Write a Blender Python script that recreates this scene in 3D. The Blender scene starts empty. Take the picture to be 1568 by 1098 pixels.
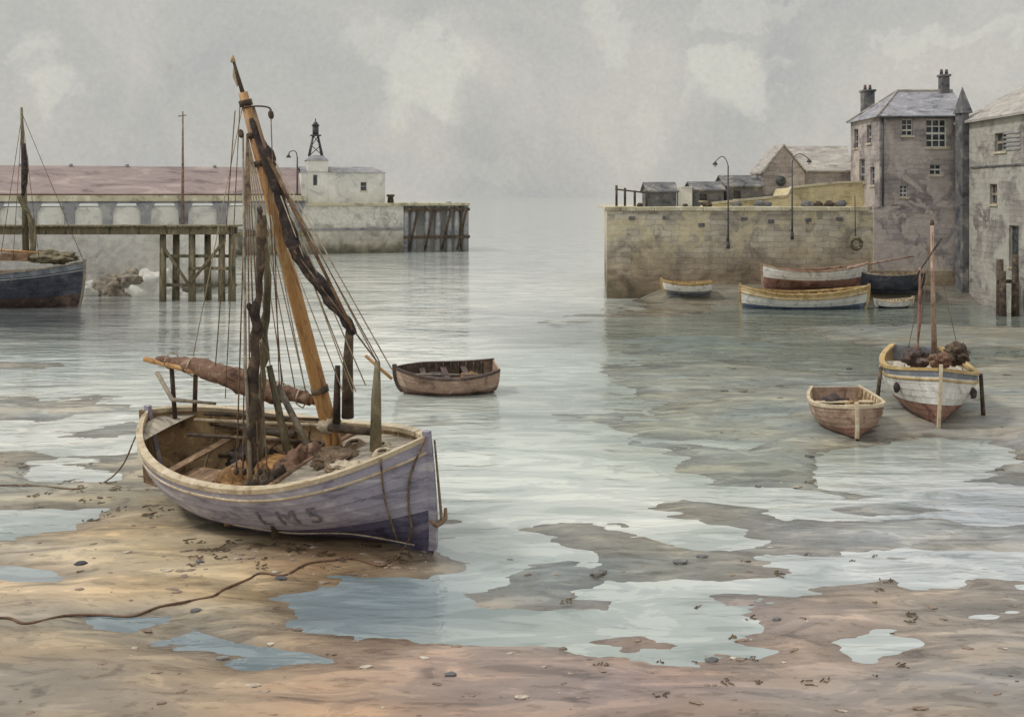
import bpy, bmesh, math, random
import numpy as np
from mathutils import Vector, Matrix, Euler, noise as mnoise
random.seed(4)
F=1524.4; CH=6.7
def pw(px,py,Y): return Vector(((px-784)/F*Y, Y, CH-(py-300)/F*Y))
def pg(px,py,z=0.0):
    Y=(CH-z)*F/(py-300); return Vector(((px-784)/F*Y, Y, z))
def s2l(c):
    c=c/255.0
    return c/12.92 if c<=0.04045 else ((c+0.055)/1.055)**2.4
def C(r,g,b): return (s2l(r),s2l(g),s2l(b),1.0)
scene=bpy.context.scene
COL=scene.collection

# ------------------------------------------------------------------ materials
def newmat(name):
    m=bpy.data.materials.new(name); m.use_nodes=True
    nt=m.node_tree; nt.nodes.clear()
    out=nt.nodes.new('ShaderNodeOutputMaterial'); b=nt.nodes.new('ShaderNodeBsdfPrincipled')
    nt.links.new(b.outputs[0],out.inputs[0])
    return m,nt,b
def ramp(nt,stops,interp='LINEAR'):
    r=nt.nodes.new('ShaderNodeValToRGB'); cr=r.color_ramp; cr.interpolation=interp
    while len(cr.elements)<len(stops): cr.elements.new(0.5)
    for e,(p,c) in zip(cr.elements,stops): e.position=p; e.color=c
    return r
def noise(nt,vec,scale,detail=4,rough=0.6,dist=0.0):
    n=nt.nodes.new('ShaderNodeTexNoise'); n.inputs['Scale'].default_value=scale
    n.inputs['Detail'].default_value=detail; n.inputs['Roughness'].default_value=rough
    n.inputs['Distortion'].default_value=dist
    if vec is not None: nt.links.new(vec,n.inputs['Vector'])
    return n
def mapping(nt,vec,scale):
    mp=nt.nodes.new('ShaderNodeMapping'); mp.inputs['Scale'].default_value=scale
    nt.links.new(vec,mp.inputs['Vector']); return mp.outputs[0]
def mix(nt,fac,a,b,mode='MIX'):
    m=nt.nodes.new('ShaderNodeMix'); m.data_type='RGBA'; m.blend_type=mode
    if isinstance(fac,(int,float)): m.inputs[0].default_value=fac
    else: nt.links.new(fac,m.inputs[0])
    for i,v in ((6,a),(7,b)):
        if isinstance(v,tuple): m.inputs[i].default_value=v
        else: nt.links.new(v,m.inputs[i])
    return m.outputs[2]
def mth(nt,op,a,b=0.0,c=None,clamp=False):
    m=nt.nodes.new('ShaderNodeMath'); m.operation=op; m.use_clamp=clamp
    for i,v in enumerate((a,b,c)):
        if v is None: continue
        if isinstance(v,(int,float)): m.inputs[i].default_value=v
        else: nt.links.new(v,m.inputs[i])
    return m.outputs[0]
def wc(name,c1,c2,c3=None,scale=2.0,rough=0.75,bump=0.3,stretch=(1,1,1),fine=14.0,finea=0.35):
    m,nt,b=newmat(name)
    if c3 is None: c3=tuple(min(1,v*1.25) for v in c2[:3])+(1,)
    tc=nt.nodes.new('ShaderNodeTexCoord')
    v=mapping(nt,tc.outputs['Object'],stretch)
    n=noise(nt,v,scale,4,0.62,0.6)
    r=ramp(nt,[(0.36,c1),(0.46,c2),(0.54,c2),(0.64,c3)])
    nt.links.new(n.outputs[0],r.inputs[0])
    n2=noise(nt,v,fine,3,0.7)
    r2=ramp(nt,[(0.3,(0.45,0.44,0.42,1)),(0.55,(1,1,1,1))])
    nt.links.new(n2.outputs[0],r2.inputs[0])
    col=mix(nt,finea,r.outputs[0],r2.outputs[0],'MULTIPLY')
    nt.links.new(col,b.inputs['Base Color'])
    b.inputs['Roughness'].default_value=rough
    bp=nt.nodes.new('ShaderNodeBump'); bp.inputs['Strength'].default_value=bump; bp.inputs['Distance'].default_value=0.03
    nt.links.new(n2.outputs[0],bp.inputs['Height']); nt.links.new(bp.outputs[0],b.inputs['Normal'])
    return m
def stone(name,c1,c2,mortar,bw=0.9,bh=0.35,weed=None,weedz=(0.5,2.2),patch=None,patch_amt=0.5,dirx=(1,0.6),dark=0.66,pf=0.9):
    """coursed masonry laid in world position; patches are render / lime wash; weed is the tide line"""
    m,nt,b=newmat(name)
    g=nt.nodes.new('ShaderNodeNewGeometry'); sp=nt.nodes.new('ShaderNodeSeparateXYZ')
    nt.links.new(g.outputs['Position'],sp.inputs[0])
    u=mth(nt,'ADD',mth(nt,'MULTIPLY',sp.outputs[0],dirx[0]),mth(nt,'MULTIPLY',sp.outputs[1],dirx[1]))
    cb=nt.nodes.new('ShaderNodeCombineXYZ'); nt.links.new(u,cb.inputs[0]); nt.links.new(sp.outputs[2],cb.inputs[1])
    wn=noise(nt,g.outputs['Position'],1.1,3,0.55)
    wv=nt.nodes.new('ShaderNodeVectorMath'); wv.operation='SCALE'; wv.inputs[3].default_value=0.5
    nt.links.new(wn.outputs['Color'],wv.inputs[0])
    av=nt.nodes.new('ShaderNodeVectorMath'); av.operation='ADD'
    nt.links.new(cb.outputs[0],av.inputs[0]); nt.links.new(wv.outputs[0],av.inputs[1])
    br=nt.nodes.new('ShaderNodeTexBrick'); nt.links.new(av.outputs[0],br.inputs['Vector'])
    br.inputs['Scale'].default_value=1.0; br.inputs['Brick Width'].default_value=bw; br.inputs['Row Height'].default_value=bh
    br.inputs['Mortar Size'].default_value=0.018; br.inputs['Mortar Smooth'].default_value=0.9
    br.inputs['Color1'].default_value=c1; br.inputs['Color2'].default_value=c2; br.inputs['Mortar'].default_value=mortar
    n=noise(nt,g.outputs['Position'],0.55,5,0.65,0.8)
    r=ramp(nt,[(0.36,(dark,dark*.97,dark*.94,1)),(0.5,(1,1,1,1)),(0.66,(1.3,1.26,1.18,1))]); nt.links.new(n.outputs[0],r.inputs[0])
    col=mix(nt,0.9,br.outputs['Color'],r.outputs[0],'MULTIPLY')
    if patch is not None:
        n3=noise(nt,g.outputs['Position'],0.5,5,0.62,0.5)
        r3=ramp(nt,[(patch_amt-0.02,(0,0,0,1)),(patch_amt+0.02,(pf,pf,pf,1))]); nt.links.new(n3.outputs[0],r3.inputs[0])
        n4=noise(nt,g.outputs['Position'],2.2,4,0.6,0.4)
        r4=ramp(nt,[(0.38,tuple(v*0.78 for v in patch[:3])+(1,)),(0.58,patch)]); nt.links.new(n4.outputs[0],r4.inputs[0])
        col=mix(nt,r3.outputs[0],col,r4.outputs[0])
    if weed is not None:
        zz=mth(nt,'ADD',sp.outputs[2],mth(nt,'MULTIPLY',mth(nt,'SUBTRACT',n.outputs[0],0.5),3.0))
        mr=nt.nodes.new('ShaderNodeMapRange'); nt.links.new(zz,mr.inputs[0])
        mr.inputs[1].default_value=weedz[0]; mr.inputs[2].default_value=weedz[1]; mr.inputs[3].default_value=0.95; mr.inputs[4].default_value=0.0
        wcol=mix(nt,0.28,weed,br.outputs['Color'],'MIX')
        wcol=mix(nt,0.8,wcol,r.outputs[0],'MULTIPLY')
        col=mix(nt,mr.outputs[0],col,wcol)
        mr3=nt.nodes.new('ShaderNodeMapRange'); nt.links.new(zz,mr3.inputs[0])
        mr3.inputs[1].default_value=0.1; mr3.inputs[2].default_value=1.3; mr3.inputs[3].default_value=0.75; mr3.inputs[4].default_value=0.0
        col=mix(nt,mr3.outputs[0],col,C(70,68,50))
    nt.links.new(col,b.inputs['Base Color']); b.inputs['Roughness'].default_value=0.85
    bp=nt.nodes.new('ShaderNodeBump'); bp.inputs['Strength'].default_value=0.5; bp.inputs['Distance'].default_value=0.06
    h=mth(nt,'SUBTRACT',n.outputs[0],mth(nt,'MULTIPLY',br.outputs['Fac'],0.7))
    nt.links.new(h,bp.inputs['Height']); nt.links.new(bp.outputs[0],b.inputs['Normal'])
    return m
def glass(name,c=(0.03,0.035,0.04,1)):
    m,nt,b=newmat(name); b.inputs['Roughness'].default_value=0.08
    g=nt.nodes.new('ShaderNodeNewGeometry'); n=noise(nt,g.outputs['Position'],3)
    r=ramp(nt,[(0.4,c),(0.6,tuple(v*3 for v in c[:3])+(1,))]); nt.links.new(n.outputs[0],r.inputs[0]); nt.links.new(r.outputs[0],b.inputs['Base Color'])
    return m

M={}
M['hull_lilac']=wc('hull_lilac',C(128,124,142),C(166,162,178),C(198,195,202),1.1,0.6,0.25,(1,1,3),11,0.3)
M['hull_purple']=wc('hull_purple',C(60,58,82),C(96,92,118),C(130,124,144),1.4,0.6,0.25,(1,1,2))
M['cream']=wc('cream_paint',C(166,148,120),C(202,186,158),C(222,210,188),3,0.6,0.3)
M['ochre_wood']=wc('ochre_wood',C(130,92,56),C(182,138,86),C(206,168,118),2.2,0.5,0.4,(3,3,0.6))
M['dark_wood']=wc('dark_wood',C(46,38,34),C(80,68,56),C(122,102,82),3,0.8,0.5)
M['brown_wood']=wc('brown_wood',C(88,68,54),C(132,106,82),C(170,142,110),3,0.7,0.5)
M['grey_wood']=wc('grey_wood',C(104,98,90),C(150,140,126),C(184,172,152),3,0.8,0.5)
M['deck']=wc('deck_wood',C(120,112,102),C(172,162,148),C(200,190,172),2.5,0.75,0.4,(0.6,3,1))
M['inside']=wc('hull_inside',C(104,86,64),C(156,130,98),C(196,170,128),2.0,0.8,0.5)
M['rust_sail']=wc('rust_sailcloth',C(76,56,48),C(120,92,76),C(156,132,112),4,0.9,0.7,(1,1,1),10)
M['dark_sail']=wc('dark_sailcloth',C(38,34,38),C(66,58,58),C(104,88,76),5,0.9,0.7)
M['net']=wc('fishing_net',C(84,60,42),C(146,110,70),C(180,144,100),6,0.9,1.0,(1,1,1),26,0.7)
M['rope']=wc('rope',C(84,68,56),C(128,108,88),C(160,140,114),5,0.9,0.5)
M['rope_light']=wc('rope_light',C(150,138,118),C(188,176,154),None,5,0.9,0.4)
M['white']=wc('white_paint',C(186,186,184),C(222,220,214),C(240,238,232),2.5,0.5,0.25)
M['blue']=wc('blue_paint',C(62,74,98),C(90,102,126),C(120,130,148),2.5,0.55,0.3)
M['navy']=wc('navy_paint',C(44,48,60),C(66,70,82),C(94,96,104),1.5,0.6,0.3)
M['greyblue']=wc('grey_blue_paint',C(84,90,100),C(116,122,130),C(142,146,150),1.5,0.6,0.3)
M['redbrown']=wc('red_brown_paint',C(112,78,68),C(150,112,98),C(176,142,124),2.2,0.65,0.3)
M['darkbrown']=wc('dark_brown_paint',C(56,44,40),C(88,72,66),C(120,100,90),1.6,0.65,0.3)
M['pinkbrown']=wc('pink_brown_paint',C(130,104,90),C(170,142,124),C(198,172,154),2.2,0.65,0.3)
M['brownhull']=wc('brown_hull',C(84,66,60),C(132,104,92),C(166,136,118),2.2,0.65,0.4)
M['ochre']=wc('ochre_paint',C(158,130,82),C(190,162,110),C(210,188,142),2.5,0.6,0.3)
M['iron']=wc('iron',C(46,48,52),C(74,76,80),C(100,98,96),4,0.6,0.3)
M['slate']=wc('slate_roof',C(112,112,120),C(150,150,158),C(180,178,182),1.1,0.6,0.6,(1,1,4),6)
M['slate_l']=wc('pale_slate_roof',C(140,134,130),C(172,166,160),C(196,190,180),1.1,0.7,0.6,(1,1,4),6)
M['redroof']=wc('red_tile_roof',C(128,112,112),C(160,144,142),C(182,166,160),0.5,0.8,0.5,(0.4,1,2),3,0.25)
M['plaster']=wc('white_plaster',C(196,194,190),C(226,224,216),C(240,238,230),0.5,0.85,0.3)
M['grey_stone']=wc('grey_pilaster_stone',C(116,118,126),C(150,150,154),C(176,174,172),0.8,0.9,0.4)  # stone with its own grey colour, for pilasters, ledges and trim
M['jetty']=wc('weathered_timber',C(74,70,56),C(120,112,90),C(154,142,114),1.6,0.85,0.6,(2,2,0.6))
M['darkstone']=wc('dark_hut_stone',C(72,74,80),C(108,108,110),C(148,144,138),1.2,0.9,0.6)
M['pebble']=wc('pebble_stone',C(92,80,72),C(146,128,114),C(206,196,180),1.2,0.8,0.4)
M['weed']=wc('seaweed',C(52,42,32),C(86,70,50),C(110,92,66),4,0.7,0.7)
M['tarrope']=wc('tarred_rope',C(74,56,46),C(112,86,68),None,5)
M['glass']=glass('window_glass')
M['quay']=stone('quay_masonry',C(200,194,180),C(170,162,150),C(134,126,116),1.0,0.36,weed=C(118,94,66),weedz=(1.2,4.4),patch=C(220,208,174),patch_amt=0.51,pf=0.7,dark=0.56)
M['terrace']=stone('lichened_terrace_masonry',C(206,192,150),C(190,178,142),C(150,140,116),1.1,0.4,patch=C(222,210,172),patch_amt=0.47,pf=0.8)
M['quaycap']=wc('coping_stone',C(164,154,130),C(202,194,168),C(224,218,198),0.8,0.85,0.5)
M['pier']=stone('pier_masonry',C(214,212,204),C(196,194,188),C(168,166,160),1.8,0.6,weed=C(138,128,104),weedz=(0.8,3.4),patch=C(226,224,214),patch_amt=0.5)
M['house']=stone('house_masonry',C(172,164,164),C(150,142,142),C(126,120,120),0.8,0.32,patch=C(196,186,180),patch_amt=0.50,dark=0.56)
M['house2']=stone('house_masonry_pale',C(166,162,156),C(146,142,138),C(122,118,114),0.8,0.32,patch=C(188,186,176),patch_amt=0.50,dirx=(0.3,1),dark=0.54)
M['shorewall']=stone('pale_shore_masonry',C(230,228,220),C(216,212,206),C(196,192,186),1.6,0.55,weed=C(170,162,152),weedz=(-0.4,1.8),patch=C(236,234,228),patch_amt=0.44,dark=0.7)

# ------------------------------------------------------------------ geometry helpers
def link(o,parent=None):
    COL.objects.link(o)
    if parent is not None: o.parent=parent
    return o
def empty(name,loc=(0,0,0),rot=(0,0,0)):
    o=bpy.data.objects.new(name,None); o.location=loc; o.rotation_euler=rot; o.empty_display_size=0.3
    return link(o)
def mk(name,verts,faces,mats,parent=None,smooth=False,mi=None):
    me=bpy.data.meshes.new(name); me.from_pydata([tuple(v) for v in verts],[],faces)
    if not isinstance(mats,(list,tuple)): mats=[mats]
    for m in mats: me.materials.append(m)
    if mi is not None: me.polygons.foreach_set('material_index',mi)
    if smooth: me.polygons.foreach_set('use_smooth',[True]*len(faces))
    me.update()
    return link(bpy.data.objects.new(name,me),parent)
def box(name,a,b,mat,parent=None,bevel=0.02,jit=0.0):
    (x0,y0,z0),(x1,y1,z1)=a,b
    x0,x1=sorted((x0,x1)); y0,y1=sorted((y0,y1)); z0,z1=sorted((z0,z1))
    bm=bmesh.new(); r=bmesh.ops.create_cube(bm,size=1)
    for v in bm.verts:
        v.co=Vector((x0+(v.co.x+.5)*(x1-x0),y0+(v.co.y+.5)*(y1-y0),z0+(v.co.z+.5)*(z1-z0)))
        if jit: v.co+=Vector((random.uniform(-jit,jit),random.uniform(-jit,jit),random.uniform(-jit,jit)))
    if bevel>0:
        bv=min(bevel,0.3*min(x1-x0,y1-y0,z1-z0))
        bmesh.ops.bevel(bm,geom=bm.edges[:],offset=bv,segments=1,affect='EDGES')
    me=bpy.data.meshes.new(name); bm.to_mesh(me); bm.free(); me.materials.append(mat)
    return link(bpy.data.objects.new(name,me),parent)
def tube(name,pts,rad,mat,parent=None,seg=8,lump=0.0,sub=0,smooth=True):
    pts=[Vector(p) for p in pts]
    if not isinstance(rad,(list,tuple)): rad=[rad]*len(pts)
    if sub:
        P=[];R=[]
        n=len(pts)
        for i in range(n-1):
            p0=pts[max(i-1,0)];p1=pts[i];p2=pts[i+1];p3=pts[min(i+2,n-1)]
            for k in range(sub):
                t=k/sub
                P.append(0.5*((2*p1)+(p2-p0)*t+(2*p0-5*p1+4*p2-p3)*t*t+(3*p1-p0-3*p2+p3)*t**3)); R.append(rad[i]*(1-t)+rad[i+1]*t)
        P.append(pts[-1]);R.append(rad[-1]); pts,rad=P,R
    vs=[];fs=[];n=len(pts)
    for i,p in enumerate(pts):
        d=(pts[min(i+1,n-1)]-pts[max(i-1,0)]).normalized()
        a=Vector((0,0,1)) if abs(d.z)<0.9 else Vector((0,1,0))
        x=d.cross(a).normalized(); y=d.cross(x).normalized()
        for k in range(seg):
            th=2*math.pi*k/seg; r=rad[i]
            q=p+x*math.cos(th)*r+y*math.sin(th)*r
            if lump: 
                w=1+lump*(mnoise.noise(q*3.1)+0.6*mnoise.noise(q*7.7))
                q=p+(q-p)*w
            vs.append(q)
    for i in range(n-1):
        for k in range(seg):
            k2=(k+1)%seg; fs.append((i*seg+k,i*seg+k2,(i+1)*seg+k2,(i+1)*seg+k))
    fs.append(tuple(range(seg))[::-1]); fs.append(tuple((n-1)*seg+k for k in range(seg)))
    return mk(name,vs,fs,mat,parent,smooth)
def blob(name,c,s,mat,parent=None,amp=0.3,freq=1.5,sub=3,seed=0):
    bm=bmesh.new(); bmesh.ops.create_icosphere(bm,subdivisions=sub,radius=1)
    for v in bm.verts:
        n=mnoise.noise(v.co*freq+Vector((seed,seed*2,0)))+0.5*mnoise.noise(v.co*freq*2.7+Vector((seed,0,3)))
        v.co*=1+amp*n
        v.co=Vector((v.co.x*s[0]+c[0],v.co.y*s[1]+c[1],v.co.z*s[2]+c[2]))
    me=bpy.data.meshes.new(name); bm.to_mesh(me); bm.free(); me.materials.append(mat)
    me.polygons.foreach_set('use_smooth',[True]*len(me.polygons))
    return link(bpy.data.objects.new(name,me),parent)
def prism(name,foot,z0,z1,mat,parent=None):
    n=len(foot); vs=[(x,y,z0) for x,y in foot]+[(x,y,z1) for x,y in foot]
    fs=[(i,(i+1)%n,n+(i+1)%n,n+i) for i in range(n)]+[tuple(range(n))[::-1],tuple(range(n,2*n))]
    return mk(name,vs,fs,mat,parent)

def wall_panel(name,o,u,W,z0,z1,openings,inward,mat,frame,parent,depth=0.2,panes=(2,4)):
    """wall with real recessed openings. o origin(x,y), u unit dir, inward unit dir"""
    o=Vector((o[0],o[1],0)); u=Vector((u[0],u[1],0)).normalized(); iw=Vector((inward[0],inward[1],0)).normalized()
    xs=sorted(set([0,W]+[v for op in openings for v in (op[0],op[1])])); zs=sorted(set([z0,z1]+[v for op in openings for v in (op[2],op[3])]))
    vs=[];fs=[]
    def quad(a,b,c,d):
        k=len(vs); vs.extend([a,b,c,d]); fs.append((k,k+1,k+2,k+3))
    def P(x,z,d=0): return o+u*x+iw*d+Vector((0,0,z))
    for i in range(len(xs)-1):
        for j in range(len(zs)-1):
            cx=(xs[i]+xs[i+1])/2; cz=(zs[j]+zs[j+1])/2
            if any(a<cx<b and c<cz<d for a,b,c,d in [q[:4] for q in openings]): continue
            quad(P(xs[i],zs[j]),P(xs[i+1],zs[j]),P(xs[i+1],zs[j+1]),P(xs[i],zs[j+1]))
    for op in openings:
        a,b,c,d=op[:4]
        quad(P(a,c),P(b,c),P(b,c,depth),P(a,c,depth)); quad(P(a,d),P(b,d),P(b,d,depth),P(a,d,depth))
        quad(P(a,c),P(a,d),P(a,d,depth),P(a,c,depth)); quad(P(b,c),P(b,d),P(b,d,depth),P(b,c,depth))
    mk(name,vs,fs,mat,parent)
    for k,op in enumerate(openings):
        a,b,c,d=op[:4]
        g=[P(a,c,depth),P(b,c,depth),P(b,d,depth),P(a,d,depth)]
        mk('glass_%d'%k,g,[(0,1,2,3)],M['glass'],parent)
        bars=[]; t=0.05 if (b-a)<0.9 else 0.07
        nx,nz=(op[4] if len(op)>4 else panes)
        for i in range(nx+1):
            x=a+(b-a)*i/nx; w=t if i in(0,nx) else t*0.5; x0=max(a,x-w); x1=min(b,x+w); bars.append((x0,x1,c,d,0.0))
        for j in range(nz+1):
            z=c+(d-c)*j/nz; w=t if j in(0,nz,nz//2) else t*0.5; bars.append((a+0.01,b-0.01,max(c,z-w),min(d,z+w),0.006))
        vs2=[];fs2=[]
        for (x0,x1,za,zb,e) in bars:
            base=len(vs2)
            for dd in (depth-0.06-e,depth-0.004-e):
                vs2+= [P(x0,za,dd),P(x1,za,dd),P(x1,zb,dd),P(x0,zb,dd)]
            fs2+=[(base,base+1,base+2,base+3),(base,base+1,base+5,base+4),(base+1,base+2,base+6,base+5),(base+2,base+3,base+7,base+6),(base+3,base,base+4,base+7)]
        if frame is not None: mk('window_frame_%d'%k,vs2,fs2,frame,parent)
        sv=[]
        for dd in (-0.08,0.05):
            sv+=[P(a-0.08,c-0.12,dd),P(b+0.08,c-0.12,dd),P(b+0.08,c-0.003,dd),P(a-0.08,c-0.003,dd)]
        mk('sill_%d'%k,sv,[(0,1,2,3),(0,1,5,4),(1,2,6,5),(2,3,7,6),(3,0,4,7)],M['quaycap'],parent)

# ------------------------------------------------------------------ hull
class Hull:
    def __init__(s,L,B,D,sb=0.4,ss=0.2,tr=0.0,m=0.45,pf=2.2,rake=0.3,raks=0.1,fore=0.15,full=0.55):
        s.L,s.B,s.D,s.sb,s.ss,s.tr,s.m,s.pf,s.rake,s.raks,s.fore,s.full=L,B,D,sb,ss,tr,m,pf,rake,raks,fore,full
    def b(h,s):
        if s>h.m:
            q=(s-h.m)/(1-h.m); return h.B/2*max(0,(1-q**h.pf))
        q=(h.m-s)/h.m
        if h.tr==0: return h.B/2*max(0,(1-q**2.6))**0.75
        return h.B/2*(1-(1-h.tr)*q**2)
    def zs(h,s):
        u=(s-0.42)/0.58
        return h.D+h.sb*u*u if u>0 else h.D+h.ss*((0.42-s)/0.42)**2
    def zk(h,s):
        z=h.fore*max(0,(s-.7)/.3)**3
        if h.tr>0: z+=h.fore*0.8*max(0,(.3-s)/.3)**2
        return z
    def e(h,s):
        e=h.full+0.95*max(0,(s-.5)/.5)**1.6
        if h.tr==0: e+=0.8*max(0,(.4-s)/.4)**1.6
        return e
    def pt(h,s,t,side,off=0.0,up=0.0):
        b=h.b(s); f=math.sin(min(1,t)*math.pi/2)**h.e(s) if t>0 else 0
        y=b*f; o=off*min(1,b/0.15) if off>0 else max(off,-y)
        x=-h.L/2+h.L*s-h.rake*(1-t)**2*s**8+h.raks*(1-t)**2*(1-s)**8
        z=h.zk(s)+(h.zs(s)-h.zk(s))*t**1.25+up
        return Vector((x,side*(y+o),z))
    def width(h,s,z):
        k=(z-h.zk(s))/(h.zs(s)-h.zk(s)); k=max(0,min(1,k)); t=k**(1/1.25)
        return h.b(s)*math.sin(t*math.pi/2)**h.e(s) if t>0 else 0
    def build(h,parent,bands,inside,gun,n=9,N=30,lap=0.018,stemmat=None,rub=None,ribs=True,gw=0.07):
        mats=[]
        for t,m in bands:
            if m not in mats: mats.append(m)
        def mfor(t):
            for lim,m in bands:
                if t<=lim+1e-6: return mats.index(m)
            return len(mats)-1
        S=[i/N for i in range(N+1)]
        S=[0.5-0.5*math.cos(math.pi*s)*0.5-0.5*(1-2*s)*0.5 for s in S]; S[0]=0;S[-1]=1
        for side,nm in ((1,'hull_port'),(-1,'hull_starboard')):
            rows=[];mi_rows=[]
            for i in range(n):
                t0=i/n;t1=(i+1)/n
                rows.append([h.pt(s,t0,side,lap) for s in S]); mi_rows.append(mfor((t0+t1)/2))
                rows.append([h.pt(s,t1,side,0) for s in S]); mi_rows.append(mfor((t0+t1)/2))
            vs=[v for r in rows for v in r]; w=N+1; fs=[];mi=[]
            for r in range(len(rows)-1):
                for k in range(N):
                    fs.append((r*w+k,r*w+k+1,(r+1)*w+k+1,(r+1)*w+k)); mi.append(mi_rows[r])
            mk(nm,vs,fs,mats,parent,False,mi)
            rows=[[h.pt(s,t,side,-0.05,0.04*(1-t)) for s in S] for t in [0,.12,.25,.4,.55,.7,.85,1.0]]
            vs=[v for r in rows for v in r]; fs=[]
            for r in range(len(rows)-1):
                for k in range(N): fs.append((r*w+k,r*w+k+1,(r+1)*w+k+1,(r+1)*w+k))
            mk('planking_inside',vs,fs,inside,parent,True)
            vs=[];fs=[]
            for s in S:
                p=h.pt(s,1,side); yo=p.y+side*0.045; yi=side*max(0.0,abs(p.y)-gw)
                vs+=[Vector((p.x,yo,p.z-0.05)),Vector((p.x,yo,p.z+0.04)),Vector((p.x,yi,p.z+0.045)),Vector((p.x,yi,p.z-0.05))]
            for k in range(N):
                for q in range(4): fs.append((k*4+q,k*4+(q+1)%4,(k+1)*4+(q+1)%4,(k+1)*4+q))
            fs.append((0,1,2,3)); fs.append((N*4,N*4+1,N*4+2,N*4+3))
            mk('gunwale',vs,fs,gun,parent)
            if rub:
                tube('rubbing_strake',[h.pt(s,rub[0],side,0.025) for s in S],rub[2],rub[1],parent,6)
            if ribs:
                s=0.12
                while s<0.9:
                    tube('rib',[h.pt(s,t,side,-0.055,0.03) for t in (0.12,.3,.5,.7,.85,.97)],0.025,gun,parent,5); s+=0.075
        sm=stemmat or gun
        def post(s,nm,dirn,ext):
            vs=[];fs=[];T=[-0.0,.1,.25,.4,.6,.8,1.0,1.08]
            for t in T:
                p=h.pt(s,min(t,1),1); p.y=0
                if t>1: p.z+=0.13; 
                for dx,dy in ((-0.06,-0.05),(ext,-0.035),(ext,0.035),(-0.06,0.05)): vs.append(Vector((p.x+dirn*dx,dy,p.z)))
            for k in range(len(T)-1):
                for q in range(4): fs.append((k*4+q,k*4+(q+1)%4,(k+1)*4+(q+1)%4,(k+1)*4+q))
            e=(len(T)-1)*4; fs.append((e,e+1,e+2,e+3)); fs.append((0,1,2,3))
            mk(nm,vs,fs,sm,parent)
        post(1,'stem_post',1,0.09)
        if h.tr==0: post(0,'stern_post',-1,0.09)
        else:
            T=[0,.1,.2,.35,.5,.7,.85,1]
            pr=[h.pt(0,t,-1) for t in T[::-1]]+[h.pt(0,t,1) for t in T[1:]]
            mk('transom',pr+[p+Vector((0.05,0,0)) for p in pr],[tuple(range(len(pr))),tuple(range(len(pr),2*len(pr)))]+[(0,len(pr)-1,2*len(pr)-1,len(pr))],bands[-1][1],parent)
        kz=[(h.pt(s,0,1).x,h.zk(s)) for s in S]; vs=[];fs=[]
        for x,z in kz: vs+=[Vector((x,-0.04,z-0.12)),Vector((x,0.04,z-0.12)),Vector((x,0.04,z+0.02)),Vector((x,-0.04,z+0.02))]
        for k in range(len(kz)-1):
            for q in range(4): fs.append((k*4+q,k*4+(q+1)%4,(k+1)*4+(q+1)%4,(k+1)*4+q))
        mk('keel',vs,fs,bands[0][1],parent)
    def deck(h,parent,s0,s1,drop,mat,name='deck',camber=0.06,n=14):
        vs=[];fs=[]
        for i in range(n+1):
            s=s0+(s1-s0)*i/n; z=h.zs(s)-drop; w=max(0,h.width(s,z)-0.04); x=-h.L/2+h.L*s
            for k in range(-3,4): vs.append(Vector((x,w*k/3,z+camber*(1-(k/3)**2))))
        for i in range(n):
            for k in range(6): fs.append((i*7+k,i*7+k+1,(i+1)*7+k+1,(i+1)*7+k))
        mk(name,vs,fs,mat,parent)
    def floor(h,parent,s0,s1,z,mat,n=12):
        vs=[];fs=[]
        for i in range(n+1):
            s=s0+(s1-s0)*i/n; w=max(0,h.width(s,z)-0.03); x=-h.L/2+h.L*s; vs+=[Vector((x,-w,z)),Vector((x,w,z))]
        for i in range(n): fs.append((2*i,2*i+1,2*i+3,2*i+2))
        mk('bottom_boards',vs,fs,mat,parent)
    def thwart(h,parent,s,z,mat,w=0.24,name='thwart'):
        x=-h.L/2+h.L*s; y=h.width(s,z)-0.02
        box(name,(x-w/2,-y,z-0.025),(x+w/2,y,z+0.025),mat,parent,0.008)

# ------------------------------------------------------------------ terrain
def vnoise(x,y,seed):
    xi=np.floor(x).astype(np.int64); yi=np.floor(y).astype(np.int64); fx=x-xi; fy=y-yi
    def hsh(a,b):
        n=(a*374761393+b*668265263+seed*144269504)&0xffffffff
        n=((n^(n>>13))*1274126177)&0xffffffff; n=n^(n>>16)
        return (n&0xffff)/65535.0
    sx=fx*fx*(3-2*fx); sy=fy*fy*(3-2*fy)
    return (hsh(xi,yi)*(1-sx)+hsh(xi+1,yi)*sx)*(1-sy)+(hsh(xi,yi+1)*(1-sx)+hsh(xi+1,yi+1)*sx)*sy
def fbm(x,y,seed,o=4):
    v=0;a=0.5;tt=0
    for i in range(o):
        v=v+a*vnoise(x,y,seed+i*7); tt+=a; x=x*2.03+3.1; y=y*2.03+1.7; a*=0.5
    return v/tt-0.5
def sdpoly(X,Y,poly):
    d=np.full(X.shape,1e9); ins=np.zeros(X.shape,bool); n=len(poly)
    for i in range(n):
        ax,ay=poly[i]; bx,by=poly[(i+1)%n]; ex,ey=bx-ax,by-ay
        t=np.clip(((X-ax)*ex+(Y-ay)*ey)/(ex*ex+ey*ey+1e-12),0,1)
        d=np.minimum(d,(X-ax-t*ex)**2+(Y-ay-t*ey)**2)
        c=((ay>Y)!=(by>Y))&(X<(bx-ax)*(Y-ay)/((by-ay) if abs(by-ay)>1e-9 else 1e-9)+ax)
        ins^=c
    return np.where(ins,1,-1)*np.sqrt(d)
def pp(l): return [tuple(pg(a,b)[:2]) for a,b in l]
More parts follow.
